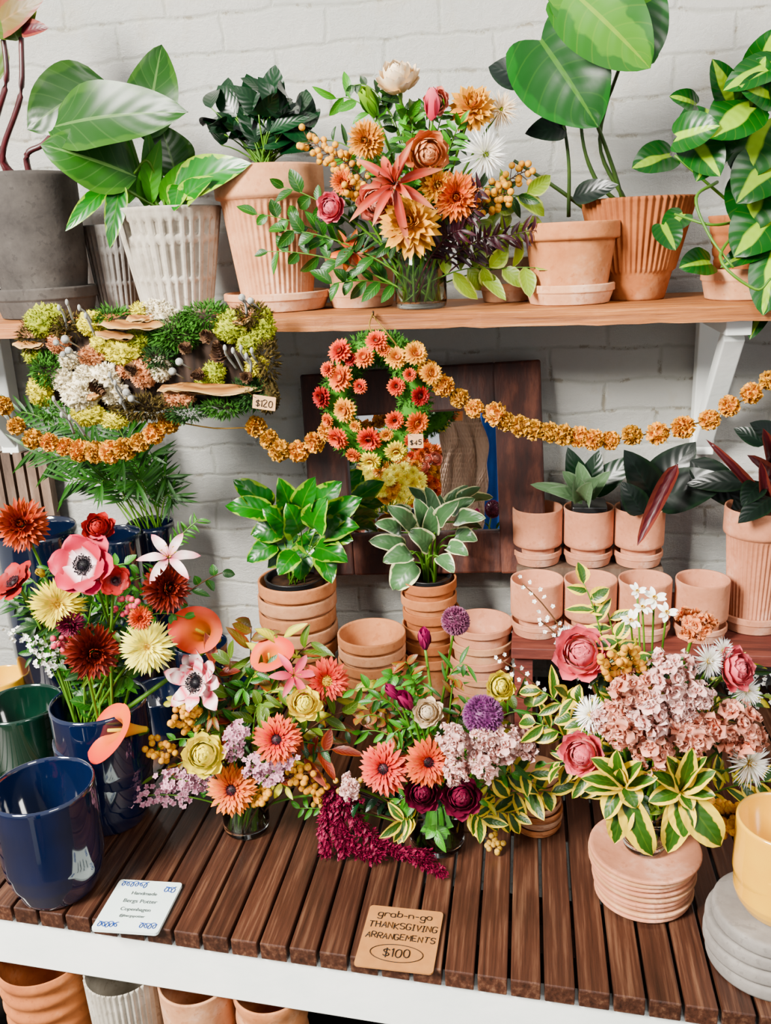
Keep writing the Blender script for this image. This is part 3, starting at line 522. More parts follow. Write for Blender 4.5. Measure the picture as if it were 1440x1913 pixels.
stems(o3,[[(300,392,-.17),(270,340,-.18),(240,250,-.19),(195,155,-.19)],[(310,392,-.17),(300,350,-.18),(275,300,-.2),(250,325,-.2)],[(320,392,-.17),(300,330,-.16),(272,262,-.19)],[(300,392,-.17),(200,330,-.2),(95,240,-.23)]],.003)
def bush(o,cx,cy,cy0,y,ru,rv,n,L,W,mat,up=.5,y_r=.07,seed=1,lo=-.15,**kw):
    b=MB(); s=MB(); q=random.Random(seed); root=aty(cx,cy0,y)
    for i in range(n):
        an=q.uniform(lo,pi-lo); rr=q.uniform(.25,1)**.6
        u=cx+cos(an)*ru*rr; v=cy-sin(an)*rv*rr+q.uniform(-10,10); yy=y+q.uniform(-1,.7)*y_r
        p1=aty(u,v,yy); d=(p1-aty(cx,cy0-rv*.45,y)); d.normalize(); l=m(L,p1)*q.uniform(.7,1.15); p0=p1-(d+V((q.uniform(-.7,.7),q.uniform(-.3,.3),q.uniform(-.5,.2)))).normalized()*l
        leafto(b,p0,p1,m(W,p1)*q.uniform(.8,1.15),pc(p1)*.7+V((q.uniform(-.7,.7),q.uniform(-.3,.3),up+q.uniform(-.2,.6))),bend=q.uniform(.3,1),**kw)
        tube(s,bez(root+V((q.uniform(-.01,.01),q.uniform(-.01,.01),0)),(root+p0)/2+V((0,0,.015)),p0,5),.0016,.001,5)
    b.build('foliage',mat,o); s.build('stems','stem_green',o)
bush(o4,492,245,320,-.15,118,122,70,82,42,'lf_dark',seed=3,lo=-.45,nu=8,nv=6,a=.8,b=.75)
HK=dict(nu=14,nv=12,heart=True,lobe=.16,cup=.12,wave=.018)
foliage(o8,[(1010,75,-.2,1118,238,-.24,178)],'lf_heart',tilt=(0,0,.2),**HK); foliage(o8,[(1215,30,-.2,1020,-10,-.25,215),(1075,-10,-.25,1215,128,-.27,150)],'lf_heart_lime',tilt=(0,0,.3),**HK)
foliage(o8,[(1180,-30,-.2,1208,128,-.22,120)],'lf_heart',tilt=(.6,0,.1),**HK)
foliage(o8,[(1000,150,-.18,912,125,-.15,70),(1058,240,-.17,980,250,-.2,52),(1070,370,-.17,1155,345,-.2,44)],'lf_black',nu=10,nv=8,cup=.2)
stems(o8,[[(1165,380,-.13),(1140,300,-.15),(1105,210,-.18),(1045,90,-.2)],[(1155,380,-.13),(1110,330,-.14),(1085,230,-.16),(1090,0,-.2)],[(1100,395,-.13),(1030,345,-.15),(960,300,-.17)],[(1062,405,-.14),(1062,300,-.16),(1048,200,-.18)],[(1170,380,-.13),(1120,260,-.15),(1180,60,-.2)]],.0035,'stem_dark')
BR=[(1325,205,1335,312,105),(1290,255,1345,330,70),(1400,200,1325,260,90),(1430,225,1385,340,105),(1445,300,1375,380,95),(1265,255,1345,235,64),(1250,290,1180,315,58),(1395,195,1430,105,85),(1365,190,1330,110,46),(1420,150,1450,50,70),(1300,195,1250,180,36),(1440,180,1380,160,60),(1425,330,1390,440,100),(1445,400,1370,480,95),(1240,420,1262,468,46),(1275,400,1238,440,42),(1445,450,1345,500,46),(1445,470,1425,590,66),(1430,560,1400,635,36),(1325,490,1268,500,52),(1445,120,1350,170,56),(1350,260,1300,340,56)]
foliage(o9,[(a,b_,-.22-.02*(i%3),c,d,-.25-.02*(i%3),w*1.15) for i,(a,b_,c,d,w) in enumerate(BR)],'lf_brasil',nu=10,nv=10,heart=True,lobe=.16,cup=.2,wave=.02)
stems(o9,[[(1400,410,-.18),(1330,350,-.22),(1260,290,-.22)],[(1400,410,-.18),(1380,300,-.22),(1395,200,-.22)],[(1390,410,-.18),(1330,420,-.27),(1260,400,-.24)],[(1400,410,-.18),(1345,480,-.3),(1410,540,-.32),(1440,520,-.32)],[(1340,340,-.22),(1300,370,-.26),(1325,440,-.28),(1370,500,-.3)]],.0025,'stem_green')
def nursery(name,label,p,r,h=.06):
    o=thing(name,label,'plant',V((p.x,p.y,p.z-h+.004))); mkpot(p.x,p.y,p.z-h+.004,r*.8,h,'plain','black_plastic','nursery_pot','',parent=o,rb=.8)
    b=MB(); lathe(b,[(0,0),(r*.72,0)],V((p.x,p.y,p.z-.008)),20); b.build('soil','soil',o); return o
oA=nursery('pothos_plant','marbled green pothos standing on top of the tallest pot stack',pA,rA)
PO=[(510,950,435,895,48),(515,965,420,945,44),(545,960,520,892,46),(560,960,590,890,44),(590,960,640,900,50),(600,985,678,930,54),(600,1000,672,985,52),(590,1020,650,1050,50),(530,990,470,1000,54),(520,1020,462,1050,40),(560,1000,535,940,56),(590,990,610,930,54),(560,1010,500,1060,46),(575,1020,560,1085,44),(600,1030,620,1090,40),(545,1030,520,1075,40),(570,1000,600,1040,50),(540,985,490,950,50),(610,1000,660,1010,46)]
foliage(oA,[(a+R.uniform(-8,8),b_+R.uniform(-6,6),-.12-.016*(i%4),c,d,-.14-.025*(i%4),w*1.08) for i,(a,b_,c,d,w) in enumerate(PO)],'lf_pothos',nu=9,nv=6,a=.72,b=.7,cup=.25,wave=.07,bend=1.1)
b=MB()
for i,(a_,b_,c_,d_,w_) in enumerate(PO): p1=aty(a_,b_,-.12-.016*(i%4)); p0=pA+V((R.uniform(-.02,.02),R.uniform(-.02,.02),-.008)); tube(b,bez(p0,(p0+p1)/2+V((0,0,.02)),p1,6),.0015,.001,5)
b.build('stems','stem_green',oA)
oC=nursery('peperomia_plant','cream edged peperomia standing on the narrow pot stack below the mirror',pC,rC)
PE=[(775,1050,735,1102,50),(760,1030,688,1010,34),(770,990,722,945,32),(795,985,775,930,32),(820,980,858,935,30),(850,975,907,968,30),(850,1000,892,1010,30),(800,1025,762,990,38),(770,1035,715,1050,36),(845,960,888,932,26),(750,995,700,978,30),(820,1040,848,1070,28),(805,1000,805,945,30),(835,1020,875,1038,28)]
foliage(oC,[(a_,b_,-.1-.02*(i%3),c_,d_,-.13-.025*(i%3),w_*1.1) for i,(a_,b_,c_,d_,w_) in enumerate(PE)],'lf_peper',nu=12,nv=6,cup=.4,a=.85,b=.7,bend=1.3,wave=.07)
b=MB()
for i,(a_,b_,c_,d_,w_) in enumerate(PE): p1=aty(a_,b_,-.1-.02*(i%3)); p0=pC+V((R.uniform(-.012,.012),R.uniform(-.012,.012),-.008)); tube(b,bez(p0,V((p0.x,p0.y,p1.z)),p1,6),.0024,.0016,5)
b.build('stems','stem_green',oC)
t2,rt=top[1]
oS=thing('succulent_plant','grey green fleshy leaved plant in a black square pot on a cylinder pot','plant',V((t2.x,t2.y,t2.z-.03))); b=MB(); box(b,V((t2.x,t2.y,t2.z-.008)),rt*1.35,rt*1.35,.03); bev(b.build('nursery_pot','black_plastic',oS,smooth=False))
foliage(oS,[(1088,935,-.07,1020,915,-.12,30),(1090,930,-.07,1050,880,-.1,34),(1095,930,-.07,1080,862,-.1,34),(1100,930,-.07,1120,895,-.14,38),(1085,935,-.1,1075,890,-.14,36),(1095,938,-.1,1105,900,-.16,38),(1100,930,-.07,1140,880,-.1,30),(1080,930,-.07,990,905,-.1,26)],'lf_grey',nu=8,nv=6,cup=.6,b=.6)
foliage(oS,[(1090,925,-.06,1060,835,-.06,44),(1100,925,-.06,1190,850,-.06,50),(1095,925,-.06,1120,840,-.05,44)],'lf_dark',nu=8,nv=6)
t3,_=top[2]
oT=thing('philodendron_plant','dark leaved plant with red brown rolled sheath on the third cylinder pot','plant',V((t3.x,t3.y,t3.z-.03))); 
b=MB(); lathe(b,[(0,0),(.03,0),(.034,.03),(.03,.03),(.028,.02),(0,.02)],V((t3.x,t3.y,t3.z-.02)),20); b.build('nursery_pot','black_plastic',oT)
foliage(oT,[(1225,940,-.07,1165,840,-.1,70),(1215,930,-.07,1300,825,-.06,80),(1220,935,-.07,1368,895,-.12,85),(1200,960,-.12,1160,900,-.12,50),(1290,860,-.08,1400,960,-.1,64)],'lf_black',nu=10,nv=8,cup=.2)
foliage(oT,[(1265,868,-.12,1190,1020,-.17,30)],'lf_sheath',nu=10,nv=6,cup=1.2,b=.6); b=MB(); tube(b,cat([aty(1200,950,-.07),aty(1230,900,-.08),aty(1265,868,-.12)]),.002); b.build('stems','stem_red',oT)
foliage(oR,[(1420,900,-.16,1385,945,-.2,44),(1440,930,-.18,1378,978,-.22,46),(1400,900,-.14,1280,905,-.12,44),(1430,830,-.14,1370,800,-.12,34),(1450,820,-.14,1400,790,-.16,44)],'lf_black',nu=8,nv=6)
foliage(oR,[(1440,960,-.14,1318,820,-.16,20),(1440,900,-.14,1395,850,-.2,26),(1440,870,-.14,1425,800,-.2,26),(1430,950,-.14,1420,860,-.2,22)],'lf_sheath',nu=8,nv=6,cup=1,b=.5)
stems(oR,[[(1425,950,-.14),(1380,890,-.14),(1330,830,-.16)],[(1430,950,-.14),(1440,890,-.15),(1445,820,-.16)]],.004,'stem_red')
oP=thing('palm_plant','feathery green palm with fine leaflets in the tall navy pot','plant',V((pP.x,pP.y,pP.z-.03)))
b=MB(); s=MB(); q=random.Random(4)
for (u,v,yy) in [(40,770,-.12),(70,745,-.1),(110,790,-.16),(150,760,-.1),(60,840,-.16),(100,860,-.18),(160,850,-.18),(200,780,-.12),(230,860,-.2),(280,850,-.14),(310,890,-.14),(320,930,-.14),(130,900,-.18),(190,900,-.2),(240,800,-.08),(60,800,-.08),(255,900,-.2)]:
    p0=V((pP.x+q.uniform(-.02,.02),pP.y+q.uniform(-.02,.02),pP.z-.02)); p1=aty(u,v,yy); md=V((p0.x*.45+p1.x*.55,p0.y*.5+p1.y*.5,p0.z+(p1.z-p0.z)*.85+.03)); P=bez(p0,md,p1,16); tube(s,P,.0016,.0008,5)
    for i in range(5,17):
        for sd in (-1,1):
            tg=(P[i]-P[i-1]).normalized(); d=tg*.8+tg.cross(pc(P[i])).normalized()*sd*.8+V((0,q.uniform(-.3,.1),-.15)); leaf(b,frame(P[i],d,pc(P[i])),q.uniform(.04,.065),.006,nu=4,nv=2,bend=.6)
b.build('foliage','lf_mid',oP); s.build('stems','stem_green',oP)
# ---------------- garland ----------------
YG=-.315
ga=thing('flower_garland','long garland of dried golden marigolds strung across below the shelf','garland',aty(700,700,YG))
GP1=[(-20,750),(5,762),(30,795),(62,818),(92,826),(122,836),(150,842),(178,848),(206,846),(234,838),(262,826),(288,806),(315,788)]
GP2=[(478,800),(503,818),(522,838),(558,842),(588,826),(612,805)]
GP3=[(775,658),(800,692),(828,718),(858,742),(886,760),(925,775),(945,788),(972,798),(998,806),(1025,808),(1052,812),(1082,820),(1108,822),(1140,820),(1180,817),(1228,806),(1276,796),(1325,784),(1362,762),(1404,738),(1438,714)]
b=MB(); allp=[aty(u,v,YG+.004) for u,v in GP1+[(400,800)]+GP2+[(632,740),(650,680),(700,650),(745,648)]+GP3]; tube(b,cat(allp,4),.0012,.0012,5); b.build('string','string_mat',ga)
for gp in (GP1,GP2,GP3):
    for i,(u,v) in enumerate(gp):
        p=aty(u,v+R.uniform(-4,4),YG-R.uniform(0,.01)); bloom(R.choice(['pom','pom2','pom3']),['dried_marigold' if R.random()<.65 else 'gold'],p,V((R.uniform(-1,1),-1,R.uniform(-1,1))).normalized(),m(R.uniform(37,48),p)/2,ga,name='marigold_bloom')
# ---------------- wreath ----------------
YW=-.33
wr=thing('strawflower_wreath','oval moss wreath studded with orange, red and yellow strawflowers','wreath',aty(697,620,YW))
b=MB(); ring=[]
for i in range(60):
    an=2*pi*i/60; c=aty(703+72*cos(an)+4*sin(an),745-96*sin(an),YW+.015); ring.append(c)
tube(b,ring+[ring[0]],.018,.018,8)
for c in ring: fuzz(b,c,V((.021,.014,.021)),80,.011,.003)
b.build('moss_ring','moss_green',wr)
WF=[(635,656,46,'orange_red'),(703,637,42,'coral'),(680,668,40,'orange'),(740,668,42,'gold'),(636,706,52,'orange'),(601,742,40,'red'),(644,766,46,'gold'),(631,818,44,'coral'),(690,820,48,'orange_red'),(737,785,36,'coral'),(779,790,44,'orange'),(739,842,42,'yellow'),(692,860,40,'yellow'),(740,722,34,'orange_red'),(805,698,42,'gold'),(776,661,44,'gold'),(664,796,24,'gold'),(768,822,28,'coral'),(655,672,26,'red'),(785,740,36,'red'),(612,690,30,'coral'),(660,850,30,'orange'),(672,722,28,'orange_red'),(718,655,26,'orange'),(612,785,26,'orange'),(722,812,26,'gold'),(765,700,26,'coral')]
for u,v,w,mt in WF:
    p=aty(u,v,YW-.012); f=V(((u-705)/150,-1,(743-v)/160+.1)); bloom('straw',[mt,'ctr_orange' if mt in('yellow','gold','orange','marigold') else 'ctr_brown'],p,f.normalized(),m(w*1.12,p)/2,wr,sub=True,name='strawflower')
b=MB(); tube(b,cat([aty(697,582,YF-.004),aty(690,610,YW),aty(705,640,YW)]),.0012); tube(b,cat([aty(697,590,YF-.004),aty(725,625,YW),aty(745,650,YW)]),.0012); b.build('hanging_wire','string_mat',wr)
b=MB(); tube(b,[aty(697,600,YF+.01),aty(697,582,YF-.012)],.0015); o=b.build('nail','nail_mat',org=aty(697,592,YF)); tag(o,'small nail in the shelf edge holding the wreath','nail')
# ---------------- moss log ----------------
YM=-.335
ml=thing('moss_bark_arrangement','block of bark covered in mosses, lichens, fungi and pine cones hung before the shelf','wall decoration',aty(275,780,YM+.03))
b=MB(); c=aty(278,680,YM+.03); hw=m(440,c)/2; hh=m(185,c)/2
def logf(u,v):
    a=2*pi*v; s=(u*2-1); x=s*hw*1.0; k=.9+.16*noise.noise(V((x*18,cos(a)*2,sin(a)*2)))+.08*noise.noise(V((x*70,cos(a)*8,sin(a)*8))); e=math.sqrt(max(0,1-abs(s)**8)); return (c.x+x,c.y+.03*cos(a)*k*e,c.z+hh*sin(a)*k*e)
b.grid(logf,60,40,wrap=True,pf=lambda u,v:((u*37)%1,0,noise.noise(V((u*9,v*9,0)))+.5)); b.build('bark','bark',ml)
def mpt(u,v,d=.0): return aty(u,v,YM-d)
def clump(u,v,w,h,mt,d=.01,amp=.5,fr=5):
    p=mpt(u,v,d*.2); b=MB(); a_=m(w,p)/2; b_=m(h,p)/2
    blob(b,p,a_,min(a_,b_)*.8,b_,amp,fr,24,34)
    n=int(220*(w*h)/2500)+80
    fuzz(b,p,V((a_*.95,min(a_,b_)*.8,b_*.95)),n,.006,.003,True); b.build('moss_clump',mt,ml)
for it in [(82,600,66,54,'moss_lime'),(172,604,54,40,'moss_yellow'),(232,655,68,50,'moss_yellow'),(192,640,40,34,'moss_yellow'),(76,730,42,56,'moss_yellow'),(165,775,64,36,'moss_yellow'),(215,785,50,28,'moss_yellow'),(480,685,40,34,'moss_yellow'),(265,580,40,24,'moss_yellow'),(432,610,62,54,'moss_lime'),(400,695,38,34,'moss_lime'),(466,640,48,40,'moss_lime'),(390,716,50,24,'moss_lime'),(492,610,40,64,'moss_lime'),(150,735,68,60,'lichen_cream'),(195,705,60,50,'lichen_cream'),(165,700,50,36,'lichen_cream'),(305,592,60,44,'lichen_cream'),(100,590,40,36,'moss_lime'),(172,665,46,34,'lichen_peach'),(268,695,46,56,'lichen_peach'),(236,690,30,26,'lichen_peach'),(130,672,34,30,'lichen_cream'),(255,635,46,30,'moss_lime'),(335,745,60,30,'lichen_peach'),(110,640,40,36,'lichen_peach'),(290,575,50,26,'lichen_cream'),(60,660,28,36,'moss_lime'),(215,735,50,40,'lichen_cream'),(500,740,40,60,'moss_brown'),(300,690,40,40,'lichen_cream'),(120,710,40,40,'lichen_cream')]: clump(*it)
def gmoss(u,v,w,h,mt):
    p=mpt(u,v,0); b=MB(); fuzz(b,p,V((m(w,p)/2,.016,m(h,p)/2)),int(w*h/8),.012,.003,True); fuzz(b,p,V((m(w,p)/3,.02,m(h,p)/3)),int(w*h/14),.012,.003,True); b.build('moss_tuft',mt,ml)
for it in [(90,692,50,60,'moss_green'),(325,620,90,60,'moss_green'),(300,668,60,44,'moss_dark'),(385,590,80,40,'moss_green'),(470,735,70,50,'moss_dark'),(420,760,80,26,'moss_green'),(95,765,40,30,'moss_green'),(270,760,120,36,'moss_brown'),(470,590,60,36,'moss_brown'),(125,610,50,36,'moss_brown'),(350,770,70,26,'moss_dark'),(210,590,60,26,'moss_green'),(500,670,30,80,'moss_brown'),(60,630,36,50,'moss_brown')]: gmoss(*it)
def fungus(u,v,w,dp,tilt=0):
    p=mpt(u,v,.012); r=m(w,p)/2; b=MB(); s=R.random()*9
    def fn(x,y_):
        a=pi*(y_*2); q=r*x*(1+.14*noise.noise(V((cos(a)*1.5+s,sin(a)*1.5,0)))); t=.005*(1-x**4); return (q*cos(a),-abs(q*sin(a))*dp if y_<.5 else -abs(q*sin(a))*dp*.96,(t if y_<.5 else -t)+.006*noise.noise(V((cos(a)*2,sin(a)*2,x*3+s)))*x)
    b.grid(fn,10,40,wrap=True,r=R.random()); M=Matrix.Translation(p)@Matrix.Rotation(radians(tilt),4,'Y')@Matrix.Rotation(radians(16),4,'X'); b.v=[M@v for v in b.v]; b.build('bracket_fungus','fungus',ml)
for it in [(250,604,140,.42,4),(395,722,190,.35,3),(52,642,64,.5,4),(215,624,84,.5,8),(330,722,76,.5,-6),(265,594,64,.5,3),(180,738,50,.5,-20),(450,600,50,.5,-10)]: fungus(*it)
def cone(u,v,w,d):
    p=mpt(u,v,.02); r=m(w,p)/2; b=MB(); M=Matrix.Translation(p)@V(d).to_track_quat('Z','Y').to_matrix().to_4x4()@Matrix.Scale(r,4)
    rosette(b,[(8,.1,.85-.07*i-.0,.55,10+i*9,-.3,-.5+i*.24) for i in range(7)],M,a=1.4,b=.5,cup=.3,nu=3,nv=2); b.build('pine_cone','cone',ml)
for it in [(385,628,34,(.2,-1,.5)),(408,662,44,(.1,-.6,1)),(345,650,32,(0,-1,.2)),(245,690,34,(0,-1,.3)),(370,700,30,(-.3,-1,0)),(460,705,30,(.4,-1,0)),(180,722,38,(.8,-.5,-.5))]: cone(*it)
for u,v,w in [(122,634,16),(128,655,14),(118,662,12),(335,676,15),(322,694,15),(452,556,14),(468,562,13),(236,733,15),(105,640,12),(245,745,13)]:
    p=mpt(u,v,.04); b=MB(); blob(b,p,m(w,p)/2,m(w,p)/2,m(w,p)/2,.04,3,8,12); tube(b,[p,p+V((.004,.03,-.015))],.0012); b.build('seed_pod','pod',ml)
for (u,v) in [(110,575),(125,565),(148,575),(160,590),(435,655),(450,650),(460,665),(470,655),(100,745),(115,775),(130,780),(455,560),(205,700),(215,715),(225,750),(420,650)]:
    b=MB(); p=mpt(u,v,.035); tube(b,cat([p+V((R.uniform(-.01,.01),.03,-.035)),p+V((R.uniform(-.006,.006),.012,-.012)),p]),.0022,.0016,5); blob(b,p,.003,.003,.005,0,1,5,6); b.build('silver_twig','pod',ml)
# ---------------- lettering ----------------
G={'g':'4,4 3,5 1,5 0,4 0,2 1,1 3,1 4,2|4,5 4,-1 3,-2 1,-2 0,-1','r':'0,5 0,1|0,4 1,5 3,5 4,4','a':'4,5 4,1|4,4 3,5 1,5 0,4 0,2 1,1 3,1 4,2','b':'0,8 0,1|0,4 1,5 3,5 4,4 4,2 3,1 1,1 0,2','-':'0,3 3,3','n':'0,5 0,1|0,4 1,5 3,5 4,4 4,1','o':'1,1 0,2 0,4 1,5 3,5 4,4 4,2 3,1 1,1',
'T':'0,7 5,7|2.5,7 2.3,0','H':'0,7 0,0|4,7 4,0|0,3.5 4,3.8','A':'0,0 2.2,7 4.2,0|.8,2.5 3.6,2.5','N':'0,0 0,7 4,0 4,7','K':'0,7 0,0|4,7 .2,3.2 4,0','S':'4,6 3,7 1,7 0,6 0,4.6 1,3.8 3,3.4 4,2.2 4,1 3,0 1,0 0,1','G':'4,6 3,7 1,7 0,5.5 0,1.5 1,0 3,0 4,1 4,3 2.3,3','I':'1,7 1,0|0,7 2,7|0,0 2,0','V':'0,7 2,0 4,7','R':'0,0 0,7 3,7 4,6 4,4.5 3,3.6 0,3.5|1.6,3.5 4,0','E':'4,7 0,7 0,0 4,0|0,3.6 3.2,3.6','M':'0,0 .4,7 2.5,2.5 4.6,7 5,0','$':'4,5.6 3,6.3 1,6.3 0,5.2 1,3.8 3,3.2 4,2 3,.8 1,.8 0,1.6|2,7.5 2,-.5','1':'1,0 1,7 0,5.8','0':'2,0 .5,1 0,3.5 .5,6 2,7 3.5,6 4,3.5 3.5,1 2,0','2':'0,5.6 1,7 3,7 4,5.4 0,0 4.2,0','4':'3,0 3,7 0,2.2 4.4,2.2','5':'4,7 .6,7 .3,4 2.6,4.4 4,3 3.6,1 2,0 0,.6'}
def strokes(b,s,M,x0,y0,h,r):
    k=h/7; x=x0
    for ch in s:
        if ch==' ': x+=4*k; continue
        g=[[tuple(map(float,q.split(','))) for q in pl.split()] for pl in G[ch].split('|')]; mx=max(q[0] for pl in g for q in pl); dy_=R.uniform(-.5,.5)*k; sk=R.uniform(-.05,.12)
        for pl in g: tube(b,cat([M@V((x+(q[0]+sk*q[1])*k,y0+dy_+q[1]*k,.0008)) for q in pl],3 if ch in 'graboSGR0$25' else 1),r,r,4)
        x+=(mx+1.6)*k
    return x
def swidth(s,h): 
    k=h/7; x=0
    for ch in s: x+=4*k if ch==' ' else (max(float(q.split(',')[0]) for pl in G[ch].split('|') for q in pl.split())+1.6)*k
    return x-1.6*k
def plate(name,mat,c4,z,th,label,cat_,plane='z',y=0):
    P=[(atz(u,v,z) if plane=='z' else aty(u,v,y)) for u,v in c4]
    c=sum(P,V((0,0,0)))/4; ex=((P[1]-P[0])+(P[2]-P[3]))/2; ey=((P[0]-P[3])+(P[1]-P[2]))/2; w=ex.length; h=ey.length; X=ex.normalized(); Z=X.cross(ey).normalized(); Y=Z.cross(X)
    M=Matrix(((X.x,Y.x,Z.x,c.x),(X.y,Y.y,Z.y,c.y),(X.z,Y.z,Z.z,c.z),(0,0,0,1)))
    o=thing(name,label,cat_,c); b=MB(); rr=min(w,h)*.05; q=[]
    for sx,sy,a0 in((1,1,0),(-1,1,90),(-1,-1,180),(1,-1,270)):
        for k_ in range(4): a_=radians(a0+30*k_); q.append(V((sx*(w/2-rr)+rr*cos(a_),sy*(h/2-rr)+rr*sin(a_),0)))
    prism(b,q,-th,0); b.v=[M@v for v in b.v]; b.build('card',mat,o,smooth=False); return o,M,w,h
def ctext(o,M,s,y0,h,r,mat='ink'):
    b=MB(); w=swidth(s,h); strokes(b,s,M,-w/2,y0,h,r); b.build('lettering',mat,o)
o,M,w,h=plate('price_sign','kraft',[(692,1690),(825,1704),(812,1820),(660,1803)],.004,.002,'brown kraft card reading grab-n-go Thanksgiving arrangements $100 at the table edge','sign')
def fit(s,fr): return fr*w/swidth(s,1)
ctext(o,M,'grab-n-go',h*.31,fit('grab-n-go',.72),.0006); ctext(o,M,'THANKSGIVING',h*.13,fit('THANKSGIVING',.9),.0006); ctext(o,M,'ARRANGEMENTS',-h*.045,fit('ARRANGEMENTS',.9),.0006); ctext(o,M,'$100',-h*.32,fit('$100',.34),.0007)
b=MB(); tube(b,[M@V((w*.34*cos(i*pi/16),-h*.26+h*.135*sin(i*pi/16),.0008)) for i in range(33)],.0005,.0005,4); b.build('drawn_oval','ink',o)
o,M,w,h=plate('price_tag','cream_tag',[(474,737),(516,743),(513,768),(470,762)],0,.001,'small tan price tag reading $120 on the moss block','tag',plane='y',y=YM-.05); ctext(o,M,'$120',-h*.28,fit('$120',.72),.0006)
b=MB(); tube(b,[M@V((-w*.4,h*.3,0)),M@V((-w*.6,h*.9,.02))],.0004); b.build('tag_string','string_mat',o)
o,M,w,h=plate('price_tag','cream_tag',[(762,811),(791,811),(790,837),(762,837)],0,.001,'small tan price tag reading $45 on the wreath','tag',plane='y',y=YW-.04); ctext(o,M,'$45',-h*.25,fit('$45',.72),.0006)
b=MB(); tube(b,[M@V((-w*.3,h*.4,0)),M@V((-w*.5,h*.9,.02))],.0004); b.build('tag_string','string_mat',o)
o,M,w,h=plate('info_card','card_paper',[(228,1642),(340,1650),(295,1743),(166,1736)],.005,.004,'pale printed maker card with blue scrollwork lying at the front left of the table','card')
def font(s,size,y0,mat):
    c=bpy.data.curves.new('t','FONT'); c.body=s; c.size=size; c.align_x='CENTER'; c.extrude=.0002; t=bpy.data.objects.new('t',c); COL.objects.link(t)
    dg=bpy.context.evaluated_depsgraph_get(); me=bpy.data.meshes.new_from_object(t.evaluated_get(dg)); bpy.data.objects.remove(t); L=bpy.data.objects.new('lettering',me); me.materials.clear(); me.materials.append(MT[mat]); COL.objects.link(L); L.parent=o; L.matrix_local=Matrix.Translation(-o.location)@M@T(0,y0,.0006)
font('Handmade',h*.09,h*.2,'ink_grey'); font('Bergs Potter',h*.1,h*.04,'ink_grey'); font('Copenhagen',h*.09,-h*.12,'ink_grey'); font('@bergspotter',h*.065,-h*.24,'ink_grey')
for (x0,x1,yy,nl,rr_) in ((-.44,-.02,.41,6,.045),(.28,.44,.34,3,.05),(.18,.44,-.38,4,.045),(-.44,-.14,-.4,5,.045)):
    b=MB(); N=nl*12; tube(b,[M@V((w*(x0+(x1-x0)*i/N)+h*rr_*.8*sin(i*2*pi/12),h*(yy+rr_*(1+.3*sin(i*.2))*cos(i*2*pi/12)+.015*sin(i*.35)),.0006)) for i in range(N+1)],.0006,.0006,4); b.build('scrollwork','ink_blue',o)
# ---------------- vases ----------------
def vase(x,y,z0,r,h,label):
    o=thing('glass_vase',label,'vase',V((x,y,z0))); b=MB(); t=.0025
    lathe(b,[(0,0),(r*.9,0),(r*.97,.004),(r,.012),(r,h-.002),(r-.001,h),(r-t,h-.001),(r-t,.014),(r*.9,.009),(0,.009)],V((x,y,z0)),40); b.build('glass','glass',o)
    b=MB(); lathe(b,[(0,.0095),(r-t*1.3,.012),(r-t*1.3,h*.7),(0,h*.7)],V((x,y,z0)),32); b.build('water','water',o); return V((x,y,z0+h*.12))
class BQ:
    def __init__(s,grp,base,mouth,cu,cv,ru,rv,y0,D,mz=.012,vm=9999,fs=1.1,mh=.07):
        s.grp=grp;s.base=base;s.mouth=mouth;s.cu=cu;s.cv=cv;s.ru=ru;s.rv=rv;s.y0=y0;s.D=D;s.mz=mz;s.vm=vm;s.fs=fs;s.mh=mh
    def y(s,u,v,k=1):
        e=((u-s.cu)/s.ru)**2+((v-s.cv)/s.rv)**2; return s.y0-s.D*math.sqrt(max(.02,1-e))*k
    def nrm(s,u,v,p): return (pc(p)*1.1+V(((u-s.cu)/s.ru*.7,-.1,-(v-s.cv)/s.rv*.55))+V((R.uniform(-.35,.35),0,R.uniform(-.35,.35)))).normalized()
    def bpt(s): return s.base+V((R.uniform(-1,1),R.uniform(-1,1),0))*s.mouth*.6
    def f(s,kind,mats,u,v,w,label,dy=0,face=None,**kw):
        p=pt(u,v,s.y(u,v)+dy,s.mz); f=V(face) if face else s.nrm(u,v,p); flower(kind,mats,p,f,m(w*s.fs,p)/2,s.bpt(),label,s.grp,**kw)
    def s(s_,mat,u,v,L,W,n,label,dy=0,**kw):
        p=pt(u,v,s_.y(u,v)+dy,s_.mz); sprig(s_.bpt(),p,mat,m(L,p),m(W,p),n,label,s_.grp,**kw)
    def fill(s_,mats,n,L,W,label,k=.75,lo=.3,**kw):
        for i in range(n):
            an=R.uniform(0,2*pi); rr=math.sqrt(R.uniform(lo*lo,1)); u=s_.cu+cos(an)*s_.ru*rr; v=min(s_.vm,s_.cv+sin(an)*s_.rv*rr)
            p=pt(u,v,s_.y(u,v,k*R.uniform(.7,1.2)),s_.mz); mb=s_.bpt(); mid=V((mb.x*.7+p.x*.3,mb.y*.7+p.y*.3,max(p.z,mb.z+s_.mh)+.02)); sprig(mb,p,R.choice(mats),m(L,p)*R.uniform(.7,1.3),m(W,p)*R.uniform(.5,1.2),R.randint(9,15),label,s_.grp,mid=mid,**kw)
GR=['lf_mid','lf_deep','lf_fresh','lf_deep','lf_olive']
